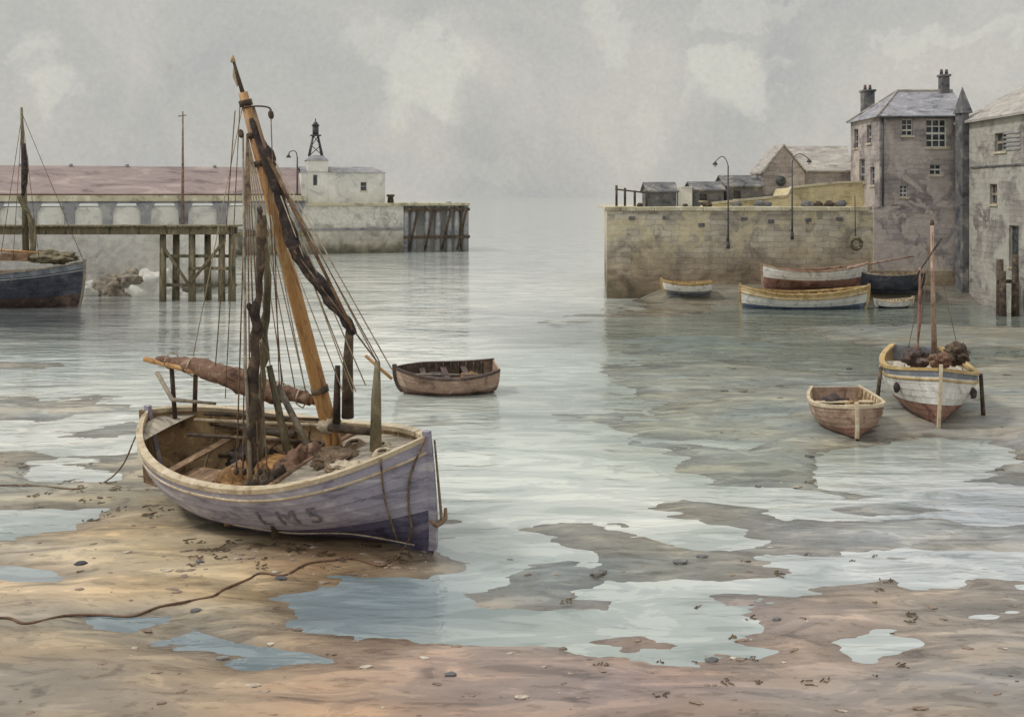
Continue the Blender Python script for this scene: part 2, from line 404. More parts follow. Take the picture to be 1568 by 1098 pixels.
LAND=[pp([(-900,740),(-300,705),(0,690),(90,700),(170,695),(230,675),(300,680),(420,730),(560,790),(660,835),(690,850),(672,868),(640,888),(560,900),(505,905),(450,935),(440,965),(520,985),(585,1003),(740,1000),(850,1000),(930,985),(1000,972),(1095,962),(1100,935),(1010,915),(1100,900),(1290,900),(1400,912),(1568,925),(2400,930),(3000,1500),(784,1900),(-1500,1500)]),
 pp([(765,850),(905,845),(930,880),(900,925),(745,928)]),
 pp([(880,806),(960,832),(1060,850),(1170,882),(1100,892),(940,888),(900,850)]),
 pp([(850,632),(940,655),(1010,690),(1090,738),(1180,745),(1300,765),(1440,745),(1900,760),(1900,560),(1568,550),(1480,565),(1300,590),(1130,605),(1000,640),(930,630)]),
 pp([(760,494),(860,478),(930,461),(1060,452),(1100,476),(990,492),(850,501)]),
 pp([(930,520),(1060,515),(1210,530),(1180,545),(1020,540)]),
 pp([(940,570),(1100,560),(1250,580),(1180,592),(1020,600)]),
 pp([(1240,505),(1400,495),(1568,500),(1700,520),(1568,535),(1350,530)]),
 pp([(-600,606),(100,610),(180,622),(110,642),(-600,655)]),
 pp([(-600,545),(60,548),(130,556),(60,566),(-600,570)]),
 pp([(200,640),(240,625),(250,650),(215,665),(120,675),(60,668)]),
 pp([(1050,770),(1200,800),(1330,780),(1568,800),(2000,800),(2000,850),(1568,850),(1400,850),(1200,840)]),
]
POOL=[pp([(215,985),(300,965),(420,985),(540,1005),(560,1018),(400,1012)]),
 pp([(135,948),(180,940),(240,952),(200,968)]),
 pp([(1335,872),(1400,862),(1480,885),(1500,912),(1420,915),(1350,900)]),
 pp([(725,965),(850,975),(930,985),(900,1000),(740,985)]),
 pp([(-300,795),(60,790),(140,785),(130,800),(0,830),(-300,830)]),
 pp([(850,640),(900,655),(990,680),(1150,690),(1180,675),(1000,672),(930,650)]),
 pp([(1225,686),(1340,684),(1400,674),(1540,672),(1568,715),(1400,768),(1270,748)]),
 pp([(1080,630),(1250,622),(1220,640),(1110,648)]),
 pp([(-300,870),(60,880),(90,892),(-300,900)]),
 pp([(60,725),(180,728),(170,740),(50,745)]),
 pp([(940,905),(1040,925),(1085,950),(1050,962),(960,935)]),
 pp([(1290,985),(1350,975),(1400,990),(1340,1005)]),
]
def height(X,Y):
    wx=X+0.9*fbm(X*0.35,Y*0.5,3)+0.45*fbm(X*1.5,Y*2.2,11); wy=Y+1.5*fbm(X*0.3,Y*0.35,5)*np.clip(Y/25,0.3,2)+0.6*fbm(X*1.1,Y*2.6,17)*np.clip(Y/25,0.4,2)
    sd=np.full(X.shape,-50.0)
    for p in LAND: sd=np.maximum(sd,sdpoly(wx,wy,p))
    for p in POOL: sd=np.minimum(sd,-2.5*sdpoly(wx,wy,p)-0.1)
    h=np.clip(0.05*sd,-0.075,0.085)
    # broad wet mud flat on the right side of the harbour
    h=h+0.042*np.clip((X-2.5)/2,0,1)*np.clip((Y-24)/4,0,1)*np.clip((52-Y)/6,0,1)
    h=h+0.15*fbm(X*0.25,Y*0.7,23,5)+0.07*fbm(X*0.8,Y*2.4,29,4)
    h=h+0.015*fbm(X*3.0,Y*5,41,3)
    # firm sand where the main boat sits
    h=np.maximum(h,0.05-0.03*np.hypot((X+4.3)/1.6,(Y-20.2)/1.0)+0.05*fbm(X*.9,Y*2,77))
    bx=np.clip((X-7.5)/3,0,1)*np.clip((34-X)/3,0,1); by=np.clip((Y-60.3)/3.2,0,1)
    h=np.maximum(h,-0.3+1.25*bx*by+0.15*fbm(X*.5,Y*.5,31))*(Y<80)+h*(Y>=80)
    deep=np.clip((Y-46)/8,0,1)*(1-bx*by)*np.where((X>-2)&(X<14)&(Y<67),0.15,1)
    h=h-0.5*deep*np.clip((1-bx),0.0,1)
    h=np.where(Y>70,-0.6,h)
    return h
def axis(parts):
    out=[]
    for a,b,st in parts: out+=list(np.arange(a,b,st))
    return out
xs=[-4000,-1500,-600,-250,-120,-80]+axis([(-60,-15,0.22),(-15,15,0.06),(15,40,0.15),(40,60,1)])+[60,80,120,250,600,1500,4000]
ys=[-300,-60,-10,2,6]; y=9.0
while y<72: ys.append(y); y*=1.0036
ys+=[75,90,120,200,400,1000,4000]
xs=np.array(xs);ys=np.array(ys)
XX,YY=np.meshgrid(xs,ys)
ZZ=height(XX,YY)
ZZ=np.where(YY<9,np.maximum(ZZ,0.1),ZZ)
def shepard(X,Y,ctrl,p=3.0):
    u=X/np.maximum(Y,8)*1.0; v=np.log(np.maximum(Y,8))*1.1
    acc=np.zeros(X.shape+(3,)); ws=np.zeros(X.shape)
    for (px,py,c) in ctrl:
        q=pg(px,py); cu=q.x/q.y; cv=math.log(q.y)*1.1
        w=1.0/(((u-cu)**2+(v-cv)**2)+0.004)**(p/2)
        acc+=w[...,None]*np.array(C(*c)[:3]); ws+=w
    return acc/ws[...,None]
def gridmesh(name,X,Y,Z,col,mat):
    ny,nx=X.shape; me=bpy.data.meshes.new(name)
    me.vertices.add(nx*ny); co=np.stack([X,Y,Z],-1).reshape(-1).astype(np.float32); me.vertices.foreach_set('co',co)
    i=np.arange(ny-1)[:,None]*nx+np.arange(nx-1)[None,:]
    q=np.stack([i,i+1,i+nx+1,i+nx],-1).reshape(-1).astype(np.int32); nf=(nx-1)*(ny-1)
    me.loops.add(nf*4); me.loops.foreach_set('vertex_index',q); me.polygons.add(nf)
    me.polygons.foreach_set('loop_start',np.arange(0,nf*4,4,dtype=np.int32))
    try: me.polygons.foreach_set('loop_total',np.full(nf,4,dtype=np.int32))
    except Exception: pass
    me.polygons.foreach_set('use_smooth',np.ones(nf,dtype=bool))
    me.update(calc_edges=True)
    at=me.color_attributes.new('tint','FLOAT_COLOR','POINT')
    cc=np.concatenate([col.reshape(-1,3),np.ones((nx*ny,1))],1).astype(np.float32).reshape(-1); at.data.foreach_set('color',cc)
    me.materials.append(mat)
    return link(bpy.data.objects.new(name,me))
GC=[(60,900,(178,166,148)),(250,850,(188,166,130)),(350,890,(188,172,142)),(180,760,(146,140,122)),(60,740,(160,152,136)),(60,1060,(138,130,120)),(200,1090,(136,126,114)),(280,1040,(150,136,118)),(500,1060,(154,132,114)),(700,1040,(166,142,128)),(700,1090,(150,126,112)),(1000,1040,(154,130,120)),(1250,1000,(160,146,138)),(1250,1090,(146,134,126)),(1500,1060,(146,138,130)),(1500,950,(166,156,146)),(840,890,(130,136,134)),(1000,860,(144,146,138)),(1100,650,(132,138,130)),(950,640,(142,148,140)),(1450,690,(150,148,142)),(1200,720,(132,138,130)),(1100,530,(104,112,102)),(1400,510,(124,124,114)),(1000,480,(126,120,106)),(1300,475,(112,106,94)),(1400,830,(160,162,162)),(60,630,(166,162,150)),(450,865,(136,110,86)),(130,980,(162,146,122)),(1160,960,(156,138,130))]
gcol=shepard(XX,YY,GC)
st=fbm(XX*0.5,YY*1.6,51,5); gcol*= (1+0.6*st)[...,None]
st2=fbm(XX*0.35,YY*0.9,61,4); gcol*= (1+np.clip(st2,-.3,.3)[...,None]*np.array([0.5,0.2,-0.2]))
m,nt,b=newmat('wet_sand'); M['ground']=m
g=nt.nodes.new('ShaderNodeNewGeometry'); at=nt.nodes.new('ShaderNodeAttribute'); at.attribute_name='tint'
sp=nt.nodes.new('ShaderNodeSeparateXYZ'); nt.links.new(g.outputs['Position'],sp.inputs[0])
v=mapping(nt,g.outputs['Position'],(0.5,1.5,1))
n1=noise(nt,v,1.3,5,0.60,0.9); r1=ramp(nt,[(0.38,(0.60,0.60,0.60,1)),(0.42,(0.86,0.86,0.86,1)),(0.55,(0.98,0.98,0.98,1)),(0.58,(1.24,1.21,1.16,1))]); nt.links.new(n1.outputs[0],r1.inputs[0])
n2=noise(nt,v,5.5,4,0.62,0.3); r2=ramp(nt,[(0.36,(0.62,0.59,0.56,1)),(0.42,(0.95,0.95,0.95,1)),(0.62,(1,1,1,1)),(0.67,(1.2,1.19,1.16,1))]); nt.links.new(n2.outputs[0],r2.inputs[0])
col=mix(nt,0.9,at.outputs['Color'],r1.outputs[0],'MULTIPLY'); col=mix(nt,0.7,col,r2.outputs[0],'MULTIPLY')
zz=mth(nt,'ADD',sp.outputs[2],mth(nt,'MULTIPLY',mth(nt,'SUBTRACT',n1.outputs[0],0.5),0.16))
mr=nt.nodes.new('ShaderNodeMapRange'); nt.links.new(zz,mr.inputs[0]); mr.inputs[1].default_value=0.0; mr.inputs[2].default_value=0.07; mr.inputs[3].default_value=0.70; mr.inputs[4].default_value=1.06
vm=nt.nodes.new('ShaderNodeVectorMath'); vm.operation='SCALE'; nt.links.new(col,vm.inputs[0]); nt.links.new(mr.outputs[0],vm.inputs[3])
nt.links.new(vm.outputs[0],b.inputs['Base Color'])
mr2=nt.nodes.new('ShaderNodeMapRange'); nt.links.new(zz,mr2.inputs[0]); mr2.inputs[1].default_value=0.0; mr2.inputs[2].default_value=0.08; mr2.inputs[3].default_value=0.12; mr2.inputs[4].default_value=0.6
nt.links.new(mr2.outputs[0],b.inputs['Roughness'])
bp=nt.nodes.new('ShaderNodeBump'); bp.inputs['Strength'].default_value=0.5; bp.inputs['Distance'].default_value=0.05
hh=mth(nt,'ADD',n2.outputs[0],n1.outputs[0]); nt.links.new(hh,bp.inputs['Height']); nt.links.new(bp.outputs[0],b.inputs['Normal'])
gridmesh('ground',XX,YY,ZZ,gcol,m)

# water
wx=np.array([-4000,-1000,-300,-120]+list(np.arange(-60,60,0.6))+[60,120,300,1000,4000]); wy=[-300,0,6]; y=9.0
while y<150: wy.append(y); y*=1.03
wy=np.array(wy+[200,400,1000,4000])
WX,WY=np.meshgrid(wx,wy)
WC=[(600,920,(118,134,146)),(500,960,(118,130,138)),(680,960,(144,154,156)),(350,985,(112,126,134)),(780,720,(200,206,200)),(820,860,(174,182,180)),(950,790,(214,216,210)),(1300,850,(190,194,198)),(700,450,(214,216,210)),(600,540,(236,236,230)),(480,500,(232,232,226)),(560,430,(214,214,208)),(100,650,(214,214,208)),(150,600,(200,202,196)),(60,560,(178,188,186)),(1100,560,(84,98,90)),(1350,540,(88,98,92)),(950,520,(104,116,108)),(1200,490,(90,100,92)),(60,490,(84,88,92)),(200,520,(136,140,138)),(1100,700,(156,166,156)),(830,560,(184,194,188)),(1100,800,(196,200,194)),(1500,790,(176,180,188)),(780,400,(188,192,188)),(800,990,(172,180,174)),(1150,640,(124,134,128))]  # some points paint dark quay reflections and near-white glare into the water colour
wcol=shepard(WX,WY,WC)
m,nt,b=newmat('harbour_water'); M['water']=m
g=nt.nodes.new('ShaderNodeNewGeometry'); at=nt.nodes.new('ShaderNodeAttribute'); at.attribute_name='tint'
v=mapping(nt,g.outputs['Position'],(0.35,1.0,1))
n1=noise(nt,v,0.9,5,0.6,1.0); r1=ramp(nt,[(0.38,(0.62,0.67,0.66,1)),(0.43,(0.86,0.89,0.88,1)),(0.53,(0.97,0.98,0.98,1)),(0.55,(1.2,1.19,1.16,1))]); nt.links.new(n1.outputs[0],r1.inputs[0])  # ramp paints streaks of brighter and darker sky reflection into the colour
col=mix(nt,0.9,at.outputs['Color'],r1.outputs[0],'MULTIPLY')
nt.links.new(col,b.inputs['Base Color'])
b.inputs['Roughness'].default_value=0.04; b.inputs['IOR'].default_value=1.75
v2=mapping(nt,g.outputs['Position'],(0.4,1.3,1)); nb=noise(nt,v2,1.5,3,0.5,0.6)
v3=mapping(nt,g.outputs['Position'],(0.2,0.55,1)); nb2=noise(nt,v3,0.6,2,0.5,0.5)
bp=nt.nodes.new('ShaderNodeBump'); bp.inputs['Strength'].default_value=0.7; bp.inputs['Distance'].default_value=0.10
nt.links.new(mth(nt,'ADD',nb.outputs[0],mth(nt,'MULTIPLY',nb2.outputs[0],2.2)),bp.inputs['Height']); nt.links.new(bp.outputs[0],b.inputs['Normal'])
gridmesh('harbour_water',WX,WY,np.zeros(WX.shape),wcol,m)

def gh(x,y):
    return float(height(np.array([[x]]),np.array([[y]]))[0,0])

# ------------------------------------------------------------------ main fishing boat
hd=math.radians(-29.5)
boat=empty('sailing_fishing_boat',(-4.60,20.42,0.06),(math.radians(11),math.radians(0.5),hd))
Mw=Matrix.LocRotScale(boat.location,boat.rotation_euler,None); Mi=Mw.inverted()
def lw(px,py,Y): return Mi@pw(px,py,Y)
h=Hull(7.45,3.35,1.45,0.85,0.45,0.0,m=0.46,pf=2.7,rake=0.15,raks=0.25,fore=0.05,full=0.6)
HL=h.L/2
h.build(boat,[(0.46,M['hull_purple']),(0.995,M['hull_lilac'])],M['inside'],M['cream'],n=11,N=40,lap=0.03,stemmat=M['hull_lilac'],rub=(0.9,M['cream'],0.03),gw=0.13)
h.floor(boat,0.1,0.66,0.45,M['inside'])
h.deck(boat,0.62,0.985,0.16,M['deck'],'foredeck',0.08)
h.deck(boat,0.02,0.085,0.14,M['deck'],'after_deck',0.04,6)
s=0.62;x=-HL+h.L*s;w=h.width(s,1.2)-0.05
box('deck_beam',(x-0.06,-w,1.22),(x+0.03,w,1.5),M['brown_wood'],boat)
box('bulkhead',(x,-w*0.9,0.45),(x+0.03,w*0.9,1.22),M['dark_wood'],boat)
for s in (0.2,0.36,0.5): h.thwart(boat,s,1.12,M['brown_wood'],0.22)
for sd in (1,-1):
    tube('stringer',[h.pt(s_/20,0.72,sd,-0.1) for s_ in range(3,13)],0.045,M['ochre'],boat,6)
    tube('stringer',[h.pt(s_/20,0.5,sd,-0.1) for s_ in range(3,13)],0.035,M['dark_wood'],boat,6)
tube('oar',[(-3.0,0.6,1.55),(0.4,1.2,1.6)],0.04,M['cream'],boat)
tube('oar',[(-2.9,0.8,1.62),(0.2,1.32,1.66)],0.035,M['dark_wood'],boat)
tube('oar',[(-2.7,0.1,1.45),(0.5,0.7,1.45)],0.04,M['dark_wood'],boat)
box('side_deck_plank',(-2.9,0.9,1.3),(-0.6,1.2,1.36),M['dark_wood'],boat,0.01)
box('fish_box',(-2.2,-0.9,0.5),(-1.4,-0.2,0.95),M['brown_wood'],boat,0.02,0.02)
box('fish_box',(-1.1,0.1,0.5),(-0.4,0.8,1.0),M['ochre_wood'],boat,0.02,0.02)
blob('nets',(-0.25,-0.55,0.8),(0.75,0.6,0.55),M['net'],boat,0.55,2.4,4,3)
blob('nets',(0.35,0.35,0.9),(0.5,0.6,0.5),M['rust_sail'],boat,0.55,2.4,4,8)
blob('nets',(-1.5,0.7,0.7),(0.6,0.4,0.35),M['dark_sail'],boat,0.55,2.4,4,5)
blob('nets',(0.3,-0.7,0.9),(0.4,0.45,0.5),M['dark_wood'],boat,0.55,2.4,4,11)
foot=lw(508,668,19.95); head=lw(372,142,19.25); step=foot+(foot-head).normalized()*0.9
tube('mast',[step,foot,foot.lerp(head,0.5),head],[0.17,0.165,0.135,0.09],M['ochre_wood'],boat,14)
tube('topmast',[foot.lerp(head,0.97),lw(357,92,19.2)],[0.05,0.025],M['dark_wood'],boat,8)
tube('truck',[lw(357,96,19.2),lw(356,86,19.2)],[0.05,0.03],M['ochre'],boat,8)
mk('pennant',[lw(358,98,19.2),lw(368,128,19.3),lw(363,134,19.2),lw(356,118,19.15)],[(0,1,2,3)],M['cream'],boat)
for k,f in enumerate((0.03,0.12,0.2,0.86)):
    p=head.lerp(foot,f); d=(foot-head).normalized()
    tube('mast_band',[p-d*0.06,p+d*0.06],[0.13+0.06*f]*2,M['dark_wood'],boat,12)
blob('lashing',foot+Vector((-0.02,0,0.25)),(0.22,0.22,0.2),M['rope_light'],boat,0.3,3,3,2)
tube('furled_foresail',[lw(384,182,19.2),lw(408,235,19.2),lw(430,310,19.2),lw(452,380,19.2),lw(492,440,19.15),lw(528,490,19.1),lw(543,512,19.05)],[0.04,0.12,0.11,0.13,0.12,0.10,0.05],M['dark_sail'],boat,12,0.6,6)
tube('sail_yard',[lw(388,165,19.15),lw(410,240,19.1),lw(540,505,18.95)],[0.03,0.035,0.03],M['brown_wood'],boat,8)
tube('boom',[lw(222,550,22.2),lw(500,618,20.1)],[0.06,0.09],M['ochre_wood'],boat,10)
tube('furled_mainsail',[lw(240,550,22.1),lw(275,556,21.9),lw(320,566,21.5),lw(365,582,21.1),lw(420,600,20.7),lw(475,612,20.2)],[0.07,0.14,0.2,0.23,0.21,0.12],M['rust_sail'],boat,14,0.5,6)
for k in range(7):
    f=k/6; p=lw(262+f*200,553+f*56,22.0-1.7*f); tube('sail_tie',[p+Vector((0,0,-.22)),p+Vector((0.03,-.22,0)),p+Vector((0,0,.2)),p+Vector((0,.22,0)),p+Vector((0,0,-.22))],0.014,M['rope_light'],boat,5,0,4)
tube('boom_crutch',[lw(262,552,22.0),lw(268,640,22.0)],0.05,M['dark_wood'],boat)
tube('boom_crutch',[lw(300,560,21.8),lw(298,630,21.8)],0.05,M['dark_wood'],boat)
tube('tiller',[lw(240,570,22.0),lw(264,612,21.8),lw(330,618,21.3)],[0.05,0.05,0.03],M['grey_wood'],boat)
tube('brailed_mizzen',[lw(397,318,19.0),lw(400,360,19.0),lw(398,430,18.95),lw(392,500,18.95),lw(388,580,18.9),lw(386,660,18.9),lw(384,716,18.95)],[0.03,0.08,0.06,0.11,0.08,0.13,0.09],M['dark_wood'],boat,12,0.9,7)
tube('brailed_mizzen_inner',[lw(404,330,19.3),lw(410,420,19.3),lw(405,520,19.3),lw(400,620,19.3),lw(400,700,19.3)],[0.03,0.06,0.08,0.07,0.06],M['jetty'],boat,10,0.8,7)
tube('mizzen_pole',[lw(384,735,18.75),lw(376,560,18.8),lw(372,205,19.1)],[0.04,0.03,0.02],M['grey_wood'],boat)
tube('spar',[lw(412,560,19.4),lw(440,690,19.4)],[0.06,0.08],M['jetty'],boat)
tube('spar',[lw(425,590,19.5),lw(470,680,19.5)],[0.06,0.07],M['grey_wood'],boat)
def rope(a,b,r=0.014,mat=None,sag=0.0,name='rope'):
    a=Vector(a);b=Vector(b); n=7 if sag else 1
    pts=[a.lerp(b,i/n)-Vector((0,0,sag*math.sin(math.pi*i/n))) for i in range(n+1)]
    tube(name,pts,r,mat or M['rope'],boat,5)
hd1=lw(372,160,19.25); hd2=lw(378,205,19.3)
for (px,py,Y) in ((362,722,18.95),(372,732,18.85),(384,738,18.8),(396,740,18.7),(410,736,18.65)): rope(hd2,lw(px,py,Y),0.015,name='starboard_shroud')
for (px,py,Y) in ((438,618,21.6),(455,612,21.4),(470,606,21.2),(420,622,21.8)): rope(hd2,lw(px,py,Y),0.014,M['rope_light'],name='port_shroud')
for (px,py,Y) in ((578,556,18.95),(600,566,18.8),(560,590,19.0),(545,600,19.2)): rope(hd1,lw(px,py,Y),0.013,M['rope_light'],name='forestay')
rope(lw(440,380,19.1),lw(525,600,19.3),0.012,M['rope_light']); rope(lw(430,300,19.1),lw(540,600,19.2),0.012,M['rope_light']); rope(lw(415,330,19.2),lw(470,610,19.6),0.012,M['rope_light']); rope(lw(408,250,19.2),lw(432,600,19.7),0.012)
rope(lw(360,170,19.3),lw(330,560,20.6),0.012); rope(hd1,lw(296,545,21.8),0.01,M['rope_light']); rope(lw(368,150,19.3),lw(345,610,20.6),0.01)
rope(lw(440,370,19.1),lw(582,560,18.9),0.016); rope(lw(425,270,19.1),lw(580,552,18.9),0.012)
tube('gaff_iron',[lw(374,166,19.2),lw(392,163,19.1),lw(413,166,19.05),lw(415,180,19.05)],0.018,M['dark_wood'],boat,6,0,4)
rope(lw(415,180,19.05),lw(428,600,19.4),0.012)
for (px,py) in ((398,322),(401,345),(382,470),(388,560),(369,205),(415,176),(396,700),(408,690),(372,700)):
    blob('block',lw(px,py,18.95),(0.06,0.05,0.09),M['dark_wood'],boat,0.1,1,2,1)
for px in (362,374,386,398,410):
    blob('deadeye',lw(px,722,18.85),(0.05,0.05,0.07),M['dark_wood'],boat,0.1,1,2,1)
tube('bitt_post',[lw(535,505,19.6),lw(533,560,19.6),lw(532,640,19.6)],[0.08,0.10,0.12],M['dark_wood'],boat,8,0.25)
tube('bitt_post',[lw(578,553,18.9),lw(577,610,18.9),lw(574,690,18.9)],[0.05,0.09,0.13],M['jetty'],boat,8,0.35)
tube('bitt_crossbar',[lw(560,545,19.1),lw(600,580,18.8)],[0.03,0.03],M['ochre_wood'],boat)
tube('bitt_post',[lw(517,560,19.7),lw(515,650,19.7)],[0.05,0.08],M['dark_wood'],boat,8,0.2)
tube('windlass',[lw(505,655,19.6),lw(580,662,19.0)],[0.08,0.08],M['dark_wood'],boat,10,0.2)
for k,(x,y_) in enumerate(((1.9,-0.5),(2.4,0.3),(1.5,0.6),(2.8,-0.15))):
    z=h.zs((x+HL)/h.L)-0.08
    pts=[(x+(0.2-0.03*(j//8))*math.cos(j*0.8),y_+(0.2-0.03*(j//8))*math.sin(j*0.8),z+0.012*j*0.3) for j in range(26)]
    tube('rope_coil',pts,0.028,M['rope_light'] if k%2 else M['rope'],boat,5)
blob('heaped_warp',(1.6,-0.1,1.62),(0.45,0.4,0.12),M['rope'],boat,0.6,2.6,4,4)
blob('heaped_warp',(2.2,-0.5,1.72),(0.35,0.2,0.08),M['rope_light'],boat,0.6,2.6,4,9)
tube('bow_rope',[h.pt(1,1,1)+Vector((0.05,-0.1,0.05)),h.pt(0.97,0.8,-1,0.06),h.pt(0.955,0.55,-1,0.06),h.pt(0.95,0.3,-1,0.08),h.pt(0.93,0.12,-1,0.12)],0.022,M['rope'],boat,6,0,5)
tube('bow_rope',[h.pt(0.92,1,-1,0.06),h.pt(0.915,0.7,-1,0.08),h.pt(0.91,0.4,-1,0.09),h.pt(0.905,0.15,-1,0.12)],0.018,M['rope'],boat,6,0,5)
tube('hanging_line',[h.pt(0.95,0.1,-1,0.1),h.pt(0.8,0.32,-1,0.07),h.pt(0.65,0.40,-1,0.06),h.pt(0.5,0.5,-1,0.06)],0.014,M['rope_light'],boat,5,0,5)
a0=h.pt(1,0.35,1)+Vector((0.18,0,0))
tube('anchor_shank',[h.pt(1,0.98,1)+Vector((0.13,0.05,0)),a0+Vector((0.02,0,0.1)),a0],[0.02,0.03,0.035],M['rope'],boat,6)
tube('anchor_arms',[a0+Vector((-0.05,-0.26,0.14)),a0+Vector((0,-0.15,0)),a0,a0+Vector((0,0.15,0)),a0+Vector((-0.05,0.26,0.14))],[0.03,0.045,0.06,0.045,0.03],M['brown_wood'],boat,8)
cu=bpy.data.curves.new('reg','FONT'); cu.body='L M 5'; cu.size=0.55
to=bpy.data.objects.new('reg',cu); COL.objects.link(to); bpy.context.view_layer.update()
tm=bpy.data.meshes.new_from_object(to.evaluated_get(bpy.context.evaluated_depsgraph_get()))
bpy.data.objects.remove(to)
bm=bmesh.new(); bm.from_mesh(tm); bmesh.ops.triangulate(bm,faces=bm.faces[:]); bmesh.ops.subdivide_edges(bm,edges=bm.edges[:],cuts=2)
for vv in bm.verts:
    x,y_=vv.co.x,vv.co.y; vv.co=h.pt(0.60+x/h.L,0.56+y_/1.9,-1,0.036)
tm2=bpy.data.meshes.new('registration_letters'); bm.to_mesh(tm2); bm.free()
tm2.materials.append(wc('faded_lettering',C(96,92,104),C(122,118,130),C(150,146,156),3)); link(bpy.data.objects.new('registration_letters',tm2),boat)
sx_=-HL
mk('rudder',[Vector((sx_-.1,-.03,0.1)),Vector((sx_-.1,.03,0.1)),Vector((sx_-.12,.03,1.9)),Vector((sx_-.12,-.03,1.9)),Vector((sx_-.5,-.03,0.15)),Vector((sx_-.5,.03,0.15)),Vector((sx_-.28,.03,1.9)),Vector((sx_-.28,-.03,1.9))],[(0,3,7,4),(1,2,6,5),(4,5,6,7),(3,2,6,7),(0,1,5,4)],M['brown_wood'],boat)

def ground_rope(name,pts,r=0.03,mat=None):
    out=[]
    for (px,py,z) in pts:
        p=pg(px,py,0.05) if z is None else pw(px,py,z)
        if z is None: p.z=max(gh(p.x,p.y),0)+0.015
        out.append(p)
    tube(name,out,r,mat or M['rope'],None,6,0,6)
ground_rope('mooring_rope',[(622,835,18.4),(610,850,None),(585,866,None),(545,858,None),(510,860,None),(470,866,None),(435,880,None),(400,878,None),(380,888,None),(345,902,None),(325,915,None),(290,925,None),(245,930,None),(200,940,None),(150,938,None),(100,945,None),(40,962,None),(0,955,None),(-120,975,None)],0.02,M['tarrope'])
ground_rope('mooring_rope',[(226,640,22.0),(208,668,22.0),(188,712,22.2),(160,740,None),(120,752,None),(60,748,None),(0,745,None),(-90,752,None)],0.018)

# ------------------------------------------------------------------ small boats
def small(name,loc,heading,L,B,D,bands,gun,inside,heel=0,sb=0.3,ss=0.15,tr=0.55,thw=(0.3,0.5,0.72),floor=0.16,n=7,pf=2.3,rake=0.3,rub=None,gw=0.05,lap=0.015,full=0.5,pitch=0):
    e=empty(name,loc,(math.radians(heel),math.radians(pitch),math.radians(heading)))
    hh=Hull(L,B,D,sb,ss,tr,pf=pf,rake=rake,full=full,fore=0.12)
    hh.build(e,bands,inside,gun,n=n,N=24,lap=lap,rub=rub,gw=gw)
    hh.floor(e,0.06,0.88,floor,inside)
    for s in thw: hh.thwart(e,s,hh.zs(s)-0.16,gun,0.2 if L<5 else 0.26)
    return e,hh
e,hh=small('rowing_boat',pg(683,600,0)+Vector((0,0,-0.06)),191,3.5,2.0,0.80,[(0.45,M['brownhull']),(1,M['pinkbrown'])],M['darkbrown'],M['dark_wood'],heel=-7,sb=0.16,ss=0.16,tr=0.62,lap=0.024,pf=2.6,full=0.42)
tube('oar',[(-1.3,0.35,0.72),(1.2,0.25,0.80)],0.025,M['grey_wood'],e)
blob('tarpaulin',(0.35,0.0,0.5),(0.6,0.5,0.22),M['dark_sail'],e,0.4,2,3,3)
blob('net_heap',(-0.9,0.1,0.5),(0.4,0.4,0.2),M['net'],e,0.5,2,3,4)
q=pg(1290,680,0)
e,hh=small('dinghy',(q.x+0.62,q.y+1.5,0.0),-97,2.9,1.95,0.86,[(0.4,M['redbrown']),(1,M['pinkbrown'])],M['cream'],M['inside'],heel=2,sb=0.12,ss=0.12,tr=0.7,pf=3.4,rake=0.1,full=0.40)
blob('net_heap',(-0.8,-0.2,0.62),(0.3,0.4,0.22),M['dark_sail'],e,0.5,2,3,3)
blob('net_heap',(-0.5,0.35,0.5),(0.3,0.3,0.25),M['net'],e,0.5,2,3,6)
sb_=empty('moored_sailing_boat',(12.85,30.9,-0.02),(math.radians(-1.5),0,math.radians(-106)))
hs=Hull(6.0,2.65,1.42,0.42,0.2,0.6,pf=3.6,rake=0.18,fore=0.1,full=0.62)
hs.build(sb_,[(0.5,M['redbrown']),(0.88,M['white']),(1,M['greyblue'])],M['inside'],M['ochre'],n=10,N=26,lap=0.014,stemmat=M['cream'],rub=(0.86,M['ochre'],0.035),gw=0.12)
hs.deck(sb_,0.3,0.98,0.12,M['deck'],'foredeck'); hs.floor(sb_,0.05,0.4,0.5,M['inside'])
Bi=Matrix.LocRotScale(sb_.location,sb_.rotation_euler,None).inverted()
def lb(px,py,Y): return Bi@pw(px,py,Y)
tube('mast',[lb(1431,590,30.2),lb(1427,345,30.2)],[0.085,0.05],M['pinkbrown'],sb_,10)
blob('masthead',lb(1427,342,30.2),(0.06,0.06,0.12),M['dark_wood'],sb_,0.1)
for q in ((1400,575,30.5),(1382,575,31),(1475,570,31)): tube('shroud',[lb(1427,360,30.2),lb(*q)],0.01,M['rope'],sb_,5)
tube('forestay',[lb(1427,352,30.2),lb(1436,565,28.2)],0.01,M['rope'],sb_,5)
tube('hanging_gear',[lb(1409,410,30.1),lb(1408,470,30.1),lb(1405,540,30.1)],[0.03,0.05,0.02],M['redbrown'],sb_,8,0.6,5)
tube('yard',[lb(1398,430,30.1),lb(1442,365,30.1)],[0.02,0.03],M['dark_wood'],sb_)
blob('furled_sail_heap',lb(1402,548,30.3),(0.55,0.35,0.28),M['darkbrown'],sb_,0.5,2,4,3)
blob('furled_sail_heap',lb(1465,542,30.0),(0.6,0.32,0.33),M['dark_wood'],sb_,0.5,2,4,7)
blob('net_heap',lb(1440,552,29.4),(0.35,0.3,0.22),M['rust_sail'],sb_,0.5,2,4,5)
for sd in (1,-1):
    q=hs.pt(0.62,0.95,sd,0.1)
    tube('beaching_leg',[(q.x,q.y,q.z+0.05),(q.x,q.y+sd*0.12,0.02)],[0.055,0.065],M['dark_wood'],sb_,8)
    blob('fender',hs.pt(0.8,0.7,sd,0.1),(0.09,0.09,0.16),M['dark_sail'],sb_,0.1)
